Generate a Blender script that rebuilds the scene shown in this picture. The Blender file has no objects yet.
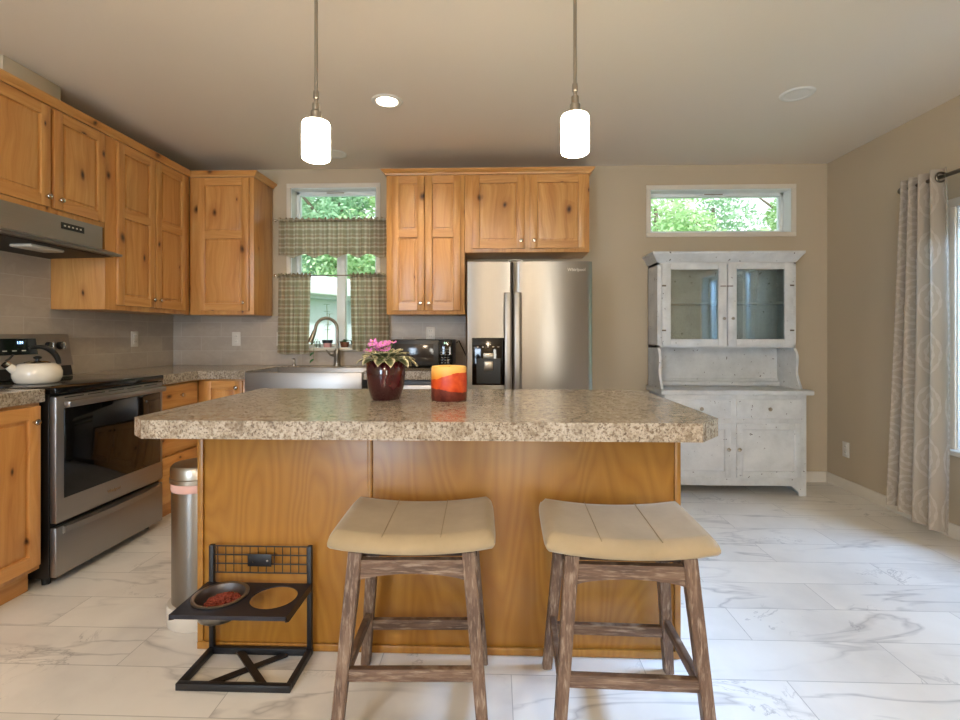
import bpy, bmesh, math, random
from mathutils import Vector, Matrix
R = math.radians
random.seed(7)
SC = bpy.context.scene
COL = SC.collection

# ------------------------------------------------------------------ camera, world, lights
cam_d = bpy.data.cameras.new('camera'); cam = bpy.data.objects.new('camera', cam_d); COL.objects.link(cam)
cam.location = (0, 0, 1.185); cam.rotation_euler = (R(90), 0, R(1.9))
cam_d.sensor_width = 36; cam_d.lens = 36*500/960; cam_d.shift_y = -25/960; cam_d.clip_start = .05; cam_d.clip_end = 200
SC.camera = cam
SC.view_settings.view_transform = 'Standard'; SC.view_settings.look = 'None'
SC.view_settings.exposure = .68; SC.view_settings.gamma = 1.0; SC.view_settings.use_curve_mapping = False
w = bpy.data.worlds.new('world'); SC.world = w; w.use_nodes = True
bg = w.node_tree.nodes['Background']; bg.inputs[0].default_value = (.88, .94, 1.0, 1); bg.inputs[1].default_value = 1.5

def lamp(name, kind, loc, energy, color, rot=(0, 0, 0), **kw):
    d = bpy.data.lights.new(name, kind); d.energy = energy; d.color = color
    for k, v in kw.items(): setattr(d, k, v)
    o = bpy.data.objects.new(name, d); COL.objects.link(o); o.location = loc; o.rotation_euler = rot
    return o
def aim(o, target):
    o.rotation_euler = (Vector(target)-o.location).to_track_quat('-Z', 'Y').to_euler()
sun = lamp('sun', 'SUN', (0, 0, 20), 2.2, (1, .97, .9), angle=R(3)); aim(sun, (-4, 9, 11.5))
COOL = (.38, .60, 1.0); WARM = (1.0, .80, .50)
# daylight falling through the right-hand window and the glass doors at the rear of the room
a = lamp('daylight_right_window', 'AREA', (3.75, 1.75, 2.9), 1350, COOL, shape='RECTANGLE', size=1.8, size_y=1.2); aim(a, (1.3, 2.3, .0))
a = lamp('daylight_rear_left', 'AREA', (-1.9, -2.75, 1.4), 95, (.66, .80, 1.0), shape='RECTANGLE', size=1.1, size_y=1.8); aim(a, (-1.8, 3, .4))
a = lamp('daylight_rear_right', 'AREA', (.86, -2.75, 1.3), 34, (1.0, .92, .82), shape='RECTANGLE', size=.42, size_y=1.9); aim(a, (.8, 3, 2.2))

# ------------------------------------------------------------------ materials
def lin(c):
    return tuple((x/12.92 if x <= .04045 else ((x+.055)/1.055)**2.4) for x in [v/255 for v in c])+(1,)
class NT:
    def __init__(s, name):
        s.m = bpy.data.materials.new(name); s.m.use_nodes = True; s.t = s.m.node_tree
        s.b = s.t.nodes['Principled BSDF']; s.tc = s.t.nodes.new('ShaderNodeTexCoord')
    def n(s, typ, **kw):
        nd = s.t.nodes.new('ShaderNode'+typ)
        for k, v in kw.items():
            if k.startswith('i_'):
                nd.inputs[k[2:].replace('_', ' ')].default_value = v
            else: setattr(nd, k, v)
        return nd
    def l(s, a, b): s.t.links.new(a, b)
    def math(s, op, a, b=None, c=None, clamp=False):
        nd = s.n('Math', operation=op); nd.use_clamp = clamp
        for i, v in enumerate((a, b, c)):
            if v is None: continue
            if isinstance(v, (int, float)): nd.inputs[i].default_value = v
            else: s.l(v, nd.inputs[i])
        return nd.outputs[0]
    def vmap(s, src, scale=(1, 1, 1), loc=(0, 0, 0), rot=(0, 0, 0)):
        nd = s.n('Mapping'); s.l(src, nd.inputs[0]); nd.inputs['Scale'].default_value = scale
        nd.inputs['Location'].default_value = loc; nd.inputs['Rotation'].default_value = rot; return nd.outputs[0]
    def noise(s, vec, scale, detail=4, rough=.5, dist=0):
        nd = s.n('TexNoise'); s.l(vec, nd.inputs['Vector'])
        nd.inputs['Scale'].default_value = scale; nd.inputs['Detail'].default_value = detail
        nd.inputs['Roughness'].default_value = rough; nd.inputs['Distortion'].default_value = dist; return nd.outputs[0]
    def ramp(s, fac, stops):
        nd = s.n('ValToRGB'); e = nd.color_ramp.elements
        while len(e) < len(stops): e.new(.5)
        for i, (p, c) in enumerate(stops):
            e[i].position = p; e[i].color = c if len(c) == 4 else lin(c)
        s.l(fac, nd.inputs[0]); return nd.outputs[0]
    def mix(s, fac, a, b, mode='MIX'):
        nd = s.n('Mix', data_type='RGBA', blend_type=mode)
        for i, v in ((0, fac), (6, a), (7, b)):
            if isinstance(v, (int, float, tuple)): nd.inputs[i].default_value = v
            else: s.l(v, nd.inputs[i])
        return nd.outputs[2]
    def bump(s, h, strength=.3, dist=.002):
        nd = s.n('Bump'); nd.inputs['Strength'].default_value = strength; nd.inputs['Distance'].default_value = dist
        s.l(h, nd.inputs['Height']); s.l(nd.outputs[0], s.b.inputs['Normal'])
    def objvec(s, rand=True):
        if not rand: return s.tc.outputs['Object']
        oi = s.n('ObjectInfo'); m = s.math('MULTIPLY', oi.outputs['Random'], 13.0)
        add = s.n('VectorMath', operation='ADD'); s.l(s.tc.outputs['Object'], add.inputs[0]); s.l(m, add.inputs[1]); return add.outputs[0]
    def set(s, **kw):
        for k, v in kw.items(): s.b.inputs[k.replace('_', ' ')].default_value = v
BW = (0, 0, 0, 1); WW = (1, 1, 1, 1)
def simple(name, c, rough=.5, metal=0, **kw):
    s = NT(name); s.set(Base_Color=lin(c), Roughness=rough, Metallic=metal, **kw)
    nz = s.noise(s.tc.outputs['Object'], 9, 3); base = lin(c)
    s.l(s.mix(.5, base, s.mix(nz, tuple(v*.9 for v in base[:3])+(1,), tuple(min(1, v*1.1) for v in base[:3])+(1,))), s.b.inputs['Base Color'])
    return s.m
M = {}
def wood(name, vertical=True, tone=1.0, knots=True, axis='z'):
    s = NT(name); v = s.objvec()
    sep = s.n('SeparateXYZ'); s.l(v, sep.inputs[0])
    u = s.math('ADD', sep.outputs[0], sep.outputs[1])
    comb = s.n('CombineXYZ')
    if vertical: s.l(u, comb.inputs[0]); s.l(sep.outputs[2], comb.inputs[1])
    else: s.l(sep.outputs[2], comb.inputs[0]); s.l(u, comb.inputs[1])
    # staves glued edge to edge
    st = s.n('TexWhiteNoise', noise_dimensions='1D'); s.l(s.math('FLOOR', s.math('MULTIPLY', s.math('ADD', comb.inputs[0].links[0].from_socket, .5), 13.0)), st.inputs['W'])
    wob = s.noise(s.vmap(comb.outputs[0], (2.2, 1.1, 1)), 1.6, 2)
    warp = s.n('VectorMath', operation='ADD'); s.l(comb.outputs[0], warp.inputs[0])
    wv = s.n('CombineXYZ'); s.l(s.math('MULTIPLY', wob, .16), wv.inputs[0]); s.l(wv.outputs[0], warp.inputs[1])
    g1 = s.noise(s.vmap(warp.outputs[0], (26, 1.3, 1)), 1.0, 6, .62, .5)
    g2 = s.noise(s.vmap(warp.outputs[0], (150, 5, 1)), 1.0, 3, .6)
    T = lambda c: tuple(min(255, x*tone) for x in c)
    col = s.ramp(g1, [(.25, T((160, 102, 50))), (.42, T((196, 140, 76))), (.58, T((212, 160, 94))), (.85, T((224, 180, 118)))])
    col = s.mix(s.math('MULTIPLY', g2, .28), col, lin(T((150, 96, 48))))
    col = s.mix(s.math('MULTIPLY', st.outputs[0], .42), col, lin(T((186, 124, 66))), 'MIX')
    if knots:
        kv = s.n('TexVoronoi', feature='F1', voronoi_dimensions='2D'); s.l(s.vmap(warp.outputs[0], (5.2, 3.1, 1)), kv.inputs['Vector']); kv.inputs['Scale'].default_value = 1
        gate = s.n('SeparateColor'); s.l(kv.outputs['Color'], gate.inputs[0])
        big = s.math('MULTIPLY', s.math('GREATER_THAN', gate.outputs[0], .60), 1.0)
        sz = s.math('ADD', s.math('MULTIPLY', gate.outputs[1], .07), .035)
        d = s.math('DIVIDE', kv.outputs['Distance'], sz)
        k = s.math('MULTIPLY', s.math('SUBTRACT', 1.25, d, clamp=True), big, clamp=True)
        halo = s.math('MULTIPLY', s.math('MULTIPLY', s.math('SUBTRACT', 1.0, s.math('DIVIDE', d, 3.6), clamp=True), big), .55)
        col = s.mix(halo, col, lin(T((150, 84, 36))))
        col = s.mix(k, col, lin((62, 32, 16)))
    s.l(col, s.b.inputs['Base Color']); s.set(Roughness=.36); s.b.inputs['Coat Weight'].default_value = .25; s.b.inputs['Coat Roughness'].default_value = .25
    s.bump(g2, .08, .001); return s.m
M['wood'] = wood('alder_vertical'); M['woodh'] = wood('alder_horizontal', False)
M['wood_dark'] = wood('alder_groove', True, .55, False)
def island_wood():
    s = NT('island_veneer'); v = s.objvec(False)
    sep = s.n('SeparateXYZ'); s.l(v, sep.inputs[0])
    comb = s.n('CombineXYZ'); s.l(s.math('ADD', sep.outputs[0], s.math('MULTIPLY', sep.outputs[1], .7)), comb.inputs[0]); s.l(sep.outputs[2], comb.inputs[2])
    n1 = s.noise(s.vmap(comb.outputs[0], (4.2, 1, .95)), 1.0, 1.5, .4, .3)
    rings = s.math('FRACT', s.math('MULTIPLY', n1, 17.0))
    line = s.ramp(rings, [(0, (.0, .0, .0, 1)), (.5, WW), (1, (.1, .1, .1, 1))])
    fine = s.noise(s.vmap(comb.outputs[0], (160, 1, 4)), 1.0, 3, .6)
    col = s.mix(line, lin((148, 100, 38)), lin((164, 116, 48)))
    col = s.mix(s.math('MULTIPLY', fine, .35), col, lin((132, 86, 32)))
    s.l(col, s.b.inputs['Base Color']); s.set(Roughness=.33); s.bump(fine, .05, .001); return s.m
M['island'] = island_wood()
def laminate():
    s = NT('granite_laminate'); v = s.tc.outputs['Object']
    a = s.noise(v, 26, 8, .72, .6); b = s.noise(s.vmap(v, (1, 1, 1), (5, 2, 3)), 85, 6, .7); c = s.noise(s.vmap(v, (1, 1, 1), (9, 1, 7)), 160, 2, .5)
    col = s.ramp(a, [(.30, (112, 98, 82)), (.45, (150, 138, 122)), (.56, (176, 166, 152)), (.72, (136, 123, 106))])
    col = s.mix(s.ramp(b, [(.40, WW), (.50, BW)]), col, lin((112, 96, 80)))
    col = s.mix(s.math('MULTIPLY', s.ramp(b, [(.56, BW), (.68, WW)]), .45), col, lin((200, 191, 176)))
    col = s.mix(s.math('MULTIPLY', s.ramp(c, [(.33, WW), (.40, BW)]), .7), col, lin((70, 58, 50)))
    s.l(col, s.b.inputs['Base Color']); s.set(Roughness=.18); return s.m
M['lam'] = laminate()
def floor_mat():
    s = NT('marble_tile'); v = s.tc.outputs['Object']
    br = s.n('TexBrick', offset=.5, offset_frequency=2, squash=1.0)
    s.l(s.vmap(v, (1, 1, 1), (-.993+.471*.0, -1.747, 0)), br.inputs['Vector'])
    br.inputs['Scale'].default_value = 1; br.inputs['Brick Width'].default_value = .942; br.inputs['Row Height'].default_value = .229
    br.inputs['Mortar Size'].default_value = .0016; br.inputs['Mortar Smooth'].default_value = .1; br.inputs['Bias'].default_value = 0
    br.inputs['Color1'].default_value = BW; br.inputs['Color2'].default_value = WW; br.inputs['Mortar'].default_value = BW
    off = s.n('VectorMath', operation='ADD'); s.l(v, off.inputs[0])
    sc = s.n('VectorMath', operation='SCALE'); s.l(br.outputs['Color'], sc.inputs[0]); sc.inputs['Scale'].default_value = 7.3
    s.l(sc.outputs[0], off.inputs[1])
    rv = s.vmap(off.outputs[0], (1.0, 4.2, 1), rot=(0, 0, R(30)))
    n1 = s.noise(rv, 1.1, 4, .5, .6)
    vein = s.math('ABSOLUTE', s.math('SUBTRACT', n1, .5))
    va = s.ramp(vein, [(0, WW), (.006, (.6, .6, .6, 1)), (.028, BW)])
    msk = s.ramp(s.noise(off.outputs[0], 1.6, 2), [(.42, BW), (.60, WW)])
    n2 = s.noise(s.vmap(off.outputs[0], (2, 2.6, 1), (3, 1, 0), (0, 0, R(-35))), 1.7, 6, .62, 1.6)
    vb = s.ramp(s.math('ABSOLUTE', s.math('SUBTRACT', n2, .56)), [(0, WW), (.007, (.5, .5, .5, 1)), (.02, BW)])
    mskb = s.ramp(s.noise(s.vmap(off.outputs[0], loc=(4, 4, 0)), 2.8, 2), [(.56, BW), (.66, WW)])
    cloud = s.noise(off.outputs[0], 2.2, 5, .6)
    col = s.ramp(cloud, [(.3, (206, 202, 196)), (.55, (221, 217, 211)), (.8, (228, 225, 219))])
    col = s.mix(s.math('MULTIPLY', s.math('MULTIPLY', va, msk), .55), col, lin((128, 124, 124)))
    col = s.mix(s.math('MULTIPLY', s.math('MULTIPLY', vb, mskb), .6), col, lin((120, 116, 116)))
    col = s.mix(s.math('MULTIPLY', br.outputs['Fac'], .6), col, lin((130, 126, 122)))
    s.l(col, s.b.inputs['Base Color']); s.set(Roughness=.30); return s.m
M['floor'] = floor_mat()
def splash(name, axis):
    s = NT(name); v = s.tc.outputs['Object']; sep = s.n('SeparateXYZ'); s.l(v, sep.inputs[0])
    comb = s.n('CombineXYZ'); s.l(sep.outputs[axis], comb.inputs[0]); s.l(sep.outputs[2], comb.inputs[1])
    br = s.n('TexBrick', offset=.5); s.l(s.vmap(comb.outputs[0], loc=(.1, -.935, 0)), br.inputs['Vector'])
    br.inputs['Scale'].default_value = 1; br.inputs['Brick Width'].default_value = .34; br.inputs['Row Height'].default_value = .118
    br.inputs['Mortar Size'].default_value = .0022; br.inputs['Mortar Smooth'].default_value = .3
    br.inputs['Color1'].default_value = lin((176, 164, 150)); br.inputs['Color2'].default_value = lin((164, 152, 139)); br.inputs['Mortar'].default_value = lin((186, 178, 168))
    n = s.noise(s.vmap(comb.outputs[0], (1, 1.6, 1)), 9, 6, .65, 1.0)
    col = s.mix(s.math('MULTIPLY', s.ramp(n, [(.45, BW), (.7, WW)]), .35), br.outputs['Color'], lin((196, 186, 172)))
    s.l(col, s.b.inputs['Base Color']); s.set(Roughness=.42); s.bump(s.math('SUBTRACT', 1.0, br.outputs['Fac']), .4, .001); return s.m
M['tileL'] = splash('backsplash_tile_left', 1); M['tileB'] = splash('backsplash_tile_back', 0)
def plaster(name, c, sc=60, st=.12):
    s = NT(name); n = s.noise(s.tc.outputs['Object'], sc, 4); s.set(Base_Color=lin(c), Roughness=.85)
    s.l(s.mix(s.math('MULTIPLY', s.noise(s.tc.outputs['Object'], 1.2, 2), .12), lin(c), lin(tuple(x*.9 for x in c))), s.b.inputs['Base Color'])
    s.bump(n, st, .003); return s.m
M['wall'] = plaster('tan_wall_paint', (186, 171, 147)); M['ceil'] = plaster('ceiling_paint', (224, 212, 195), 40, .25)
M['trim'] = simple('trim_white', (214, 206, 192), .5); M['vinyl'] = simple('vinyl_white', (226, 232, 232), .35)
M['white'] = simple('white_paint', (225, 220, 210), .5); M['plate'] = simple('outlet_plastic', (218, 212, 202), .4)
def metal(name, c, rough, aniso=0.0, brush=None, rot=0.0):
    s = NT(name); tg = s.n('Tangent', direction_type='RADIAL', axis='Z'); (s.l(tg.outputs[0], s.b.inputs['Tangent']) if aniso else None); s.set(Base_Color=lin(c), Metallic=1.0, Roughness=rough, Anisotropic=aniso); s.b.inputs['Anisotropic Rotation'].default_value = rot
    if brush:
        n = s.noise(s.vmap(s.tc.outputs['Object'], brush), 1.0, 3, .6)
        s.l(s.math('ADD', s.math('MULTIPLY', n, .12), rough-.06), s.b.inputs['Roughness'])
        s.l(s.mix(s.math('MULTIPLY', n, .25), lin(c), lin(tuple(x*.86 for x in c))), s.b.inputs['Base Color'])
    return s.m
M['steel'] = metal('brushed_steel', (150, 146, 141), .34, .8, (300, 300, 3), 0.25)
M['steelh'] = metal('brushed_steel_horizontal', (162, 158, 154), .38, .3, (3, 3, 300), 0.0)
M['chrome'] = metal('polished_nickel', (205, 196, 182), .16); M['nickel'] = metal('brushed_nickel', (160, 152, 140), .34)
M['bronze'] = metal('curtain_rod_metal', (120, 112, 100), .35)
M['blackglass'] = simple('black_glass', (9, 8, 8), .06); M['graymark'] = simple('printed_marks_grey', (96, 100, 100), .6); M['black'] = simple('black_plastic', (16, 16, 17), .35)
M['blackmetal'] = simple('black_powder_coat', (20, 19, 22), .42); M['dark'] = simple('dark_filter_mesh', (38, 32, 26), .6)
M['navy'] = simple('dark_coated_steel', (27, 26, 36), .38)
def glass(name, tint, refl=.10):
    s = NT(name); t = s.n('BsdfTransparent'); t.inputs[0].default_value = tint; g = s.n('BsdfGlossy'); g.inputs['Roughness'].default_value = .01
    fr = s.n('Fresnel'); fr.inputs[0].default_value = 1.5; f = s.math('ADD', s.math('MULTIPLY', fr.outputs[0], .9), refl-.04, clamp=True)
    mx = s.n('MixShader'); s.l(f, mx.inputs[0]); s.l(t.outputs[0], mx.inputs[1]); s.l(g.outputs[0], mx.inputs[2])
    s.l(mx.outputs[0], s.t.nodes['Material Output'].inputs[0]); return s.m
M['glass'] = glass('window_glass', (.96, .98, .97, 1), .05); M['hglass'] = glass('cabinet_glass', (.84, .90, .88, 1), .17)
def emit(name, c, st):
    s = NT(name); s.set(Base_Color=(1, 1, 1, 1), Roughness=.4); s.b.inputs['Emission Color'].default_value = c; s.b.inputs['Emission Strength'].default_value = st; return s.m
M['shade'] = emit('lit_opal_glass', (1, .86, .66, 1), 17.0); M['canlit'] = emit('lit_lamp', (1, .84, .62, 1), 14.0)
M['blue'] = emit('display_blue', (.25, .5, 1, 1), 2.5); M['green'] = emit('display_green', (.55, 1, .7, 1), 1.2)
def hutch_mat():
    s = NT('distressed_white_paint'); v = s.objvec(); n = s.noise(v, 5, 6, .7); n2 = s.noise(v, 34, 3, .55)
    sep = s.n('SeparateXYZ'); s.l(v, sep.inputs[0])
    col = s.ramp(n, [(.3, (186, 188, 188)), (.6, (208, 210, 210)), (.8, (216, 217, 216))])
    chip = s.math('MULTIPLY', s.ramp(n2, [(.285, WW), (.31, BW)]), 1.0)
    col = s.mix(chip, col, lin((70, 58, 50)))
    s.l(col, s.b.inputs['Base Color']); s.set(Roughness=.55); s.bump(n, .2, .002); return s.m
M['hutch'] = hutch_mat()
def stoolwood():
    s = NT('weathered_grey_brown_wood'); v = s.objvec(); g = s.noise(s.vmap(v, (45, 45, 5)), 1, 5, .7, .4); g2 = s.noise(s.vmap(v, (140, 140, 14)), 1, 3, .6)
    col = s.ramp(g, [(.28, (64, 44, 32)), (.5, (98, 74, 57)), (.68, (124, 101, 82)), (.85, (154, 134, 114))])
    col = s.mix(s.math('MULTIPLY', s.ramp(g2, [(.52, BW), (.7, WW)]), .5), col, lin((176, 158, 138)))
    s.l(col, s.b.inputs['Base Color']); s.set(Roughness=.6); s.bump(g2, .35, .002); return s.m
M['stoolwood'] = stoolwood()
def seatfab():
    s = NT('beige_seat_fabric'); v = s.objvec(); n = s.noise(v, 420, 2); n2 = s.noise(v, 7, 4, .6)
    col = s.ramp(n2, [(.3, (148, 130, 100)), (.7, (165, 146, 115))]); s.l(s.mix(s.math('MULTIPLY', n, .25), col, lin((144, 126, 98))), s.b.inputs['Base Color'])
    s.set(Roughness=.85); s.b.inputs['Sheen Weight'].default_value = .25; s.bump(n, .25, .001); return s.m
M['seat'] = seatfab()
def plaid():
    s = NT('green_brown_plaid'); sep = s.n('SeparateXYZ'); s.l(s.tc.outputs['Object'], sep.inputs[0])
    def stripes(src, per, off):
        f = s.math('FRACT', s.math('ADD', s.math('DIVIDE', src, per), off))
        return f
    fx = stripes(sep.outputs[0], .074, 50.0); fz = stripes(sep.outputs[2], .074, 50.2)
    band = lambda f, a, b: s.math('MULTIPLY', s.math('GREATER_THAN', f, a), s.math('LESS_THAN', f, b))
    col = lin((214, 206, 184))
    for f in (fx, fz):
        col = s.mix(s.math('MULTIPLY', band(f, .05, .42), .50), col, lin((150, 140, 108)))
        col = s.mix(s.math('MULTIPLY', band(f, .52, .60), .7), col, lin((232, 226, 208)))
        col = s.mix(s.math('MULTIPLY', band(f, .68, .88), .42), col, lin((158, 124, 96)))
    s.l(col, s.b.inputs['Base Color']); s.set(Roughness=.9)
    tr = s.n('BsdfTranslucent'); s.l(col, tr.inputs[0]); mx = s.n('MixShader'); mx.inputs[0].default_value = .65
    s.l(s.b.outputs[0], mx.inputs[1]); s.l(tr.outputs[0], mx.inputs[2]); s.l(mx.outputs[0], s.t.nodes['Material Output'].inputs[0]); return s.m
M['plaid'] = plaid()
def damask():
    s = NT('taupe_medallion_curtain'); uv = s.tc.outputs['UV']; sep = s.n('SeparateXYZ'); s.l(uv, sep.inputs[0])
    fx = s.math('SUBTRACT', s.math('FRACT', s.math('DIVIDE', sep.outputs[0], .30)), .5)
    row = s.math('DIVIDE', sep.outputs[1], .30); fy = s.math('SUBTRACT', s.math('FRACT', row), .5)
    r = s.math('SQRT', s.math('ADD', s.math('MULTIPLY', fx, fx), s.math('MULTIPLY', fy, fy)))
    ring = s.math('SINE', s.math('MULTIPLY', r, 46.0)); ang = s.math('SINE', s.math('MULTIPLY', s.math('ARCTAN2', fy, fx), 12.0))
    pat = s.math('MULTIPLY', s.math('GREATER_THAN', s.math('ADD', ring, s.math('MULTIPLY', ang, .5)), .35), s.math('LESS_THAN', r, .47))
    n = s.noise(s.vmap(uv, (1, 1, 1)), 60, 3); pat = s.math('MULTIPLY', pat, s.math('ADD', n, .2))
    col = s.mix(s.math('MULTIPLY', pat, .55), lin((176, 164, 148)), lin((206, 197, 184)))
    s.l(col, s.b.inputs['Base Color']); s.set(Roughness=.8)
    tr = s.n('BsdfTranslucent'); s.l(col, tr.inputs[0]); mx = s.n('MixShader'); mx.inputs[0].default_value = .25
    s.l(s.b.outputs[0], mx.inputs[1]); s.l(tr.outputs[0], mx.inputs[2]); s.l(mx.outputs[0], s.t.nodes['Material Output'].inputs[0]); return s.m
M['damask'] = damask()
def leafmat(name, c1, c2, trans=.35):
    s = NT(name); n = s.noise(s.tc.outputs['Object'], 1.6, 4); col = s.ramp(n, [(.3, c1), (.7, c2)])
    s.l(col, s.b.inputs['Base Color']); s.set(Roughness=.6)
    tr = s.n('BsdfTranslucent'); s.l(col, tr.inputs[0]); mx = s.n('MixShader'); mx.inputs[0].default_value = trans
    s.l(s.b.outputs[0], mx.inputs[1]); s.l(tr.outputs[0], mx.inputs[2]); s.l(mx.outputs[0], s.t.nodes['Material Output'].inputs[0]); return s.m
M['leafA'] = leafmat('leaf_bright', (150, 196, 124), (224, 242, 200)); M['leafB'] = leafmat('leaf_bluish', (128, 172, 132), (194, 226, 190))
M['bark'] = simple('bark', (120, 108, 94), .9); M['grass'] = simple('grass_ground', (110, 140, 86), .95)
M['siding'] = simple('shed_siding_white', (222, 230, 236), .6); M['roof'] = simple('shed_roof_pale', (214, 224, 232), .6); M['post'] = simple('shed_post_blue_grey', (130, 156, 182), .6)
def violetleaf():
    s = NT('variegated_leaf'); uv = s.tc.outputs['UV']; sep = s.n('SeparateXYZ'); s.l(uv, sep.inputs[0])
    r = sep.outputs[0]; n = s.noise(s.tc.outputs['Object'], 70, 3, .6, .5)
    f = s.math('ADD', r, s.math('MULTIPLY', s.math('SUBTRACT', n, .5), .7)); col = s.ramp(f, [(.35, (78, 84, 52)), (.62, (120, 122, 84)), (.78, (206, 196, 160))])
    s.l(col, s.b.inputs['Base Color']); s.set(Roughness=.55); return s.m
M['vleaf'] = violetleaf(); M['petal'] = simple('pink_petal', (222, 128, 200), .5); M['petalc'] = simple('yellow_stamen', (210, 190, 70), .5)
M['stem'] = simple('green_stem', (116, 138, 60), .6); M['leafg'] = simple('houseplant_leaf', (72, 120, 66), .5)
def potmat():
    s = NT('burgundy_glaze'); n = s.noise(s.vmap(s.tc.outputs['Object'], (22, 22, 6)), 1, 4, .6, .8)
    s.l(s.ramp(n, [(.3, (30, 8, 12)), (.55, (66, 18, 24)), (.8, (92, 36, 38))]), s.b.inputs['Base Color']); s.set(Roughness=.14); s.b.inputs['Coat Weight'].default_value = .6; return s.m
M['pot'] = potmat()
def candlemat():
    s = NT('layered_candle_wax'); v = s.tc.outputs['Object']; sep = s.n('SeparateXYZ'); s.l(v, sep.inputs[0])
    n = s.noise(v, 30, 4, .6); z = s.math('ADD', sep.outputs[2], s.math('MULTIPLY', s.math('SUBTRACT', n, .5), .012))
    w1 = s.math('SUBTRACT', z, s.math('MULTIPLY', s.math('SINE', s.math('ADD', s.math('MULTIPLY', sep.outputs[0], 24), .3)), .014))
    w2 = s.math('ADD', z, s.math('MULTIPLY', s.math('SINE', s.math('MULTIPLY', sep.outputs[0], 22)), .009))
    col = s.mix(s.math('GREATER_THAN', w1, .102), s.ramp(n, [(.35, (196, 56, 18)), (.7, (220, 88, 34))]), s.ramp(s.math('MULTIPLY', z, 6.9), [(.66, (242, 150, 50)), (.95, (250, 200, 110))]))
    col = s.mix(s.math('LESS_THAN', w2, .044), col, s.ramp(n, [(.35, (84, 24, 18)), (.7, (130, 60, 44))]))
    s.l(col, s.b.inputs['Base Color']); s.set(Roughness=.45); s.b.inputs['Subsurface Weight'].default_value = .0; s.b.inputs['Subsurface Radius'].default_value = (.02, .01, .005); return s.m
M['candle'] = candlemat()
M['enamel'] = simple('cream_enamel', (222, 214, 200), .12); M['kibble'] = simple('kibble', (126, 50, 32), .8)
M['bag'] = simple('bin_liner_pink', (214, 170, 158), .6); M['clay'] = simple('clay_pot_brown', (120, 76, 54), .7); M['gpot'] = simple('green_pot', (30, 74, 66), .4)
M['ppot'] = simple('pink_pot', (214, 160, 158), .5); M['dpot'] = simple('dark_pot', (36, 38, 48), .5); M['beigeplastic'] = simple('beige_plastic', (196, 188, 176), .5)

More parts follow.
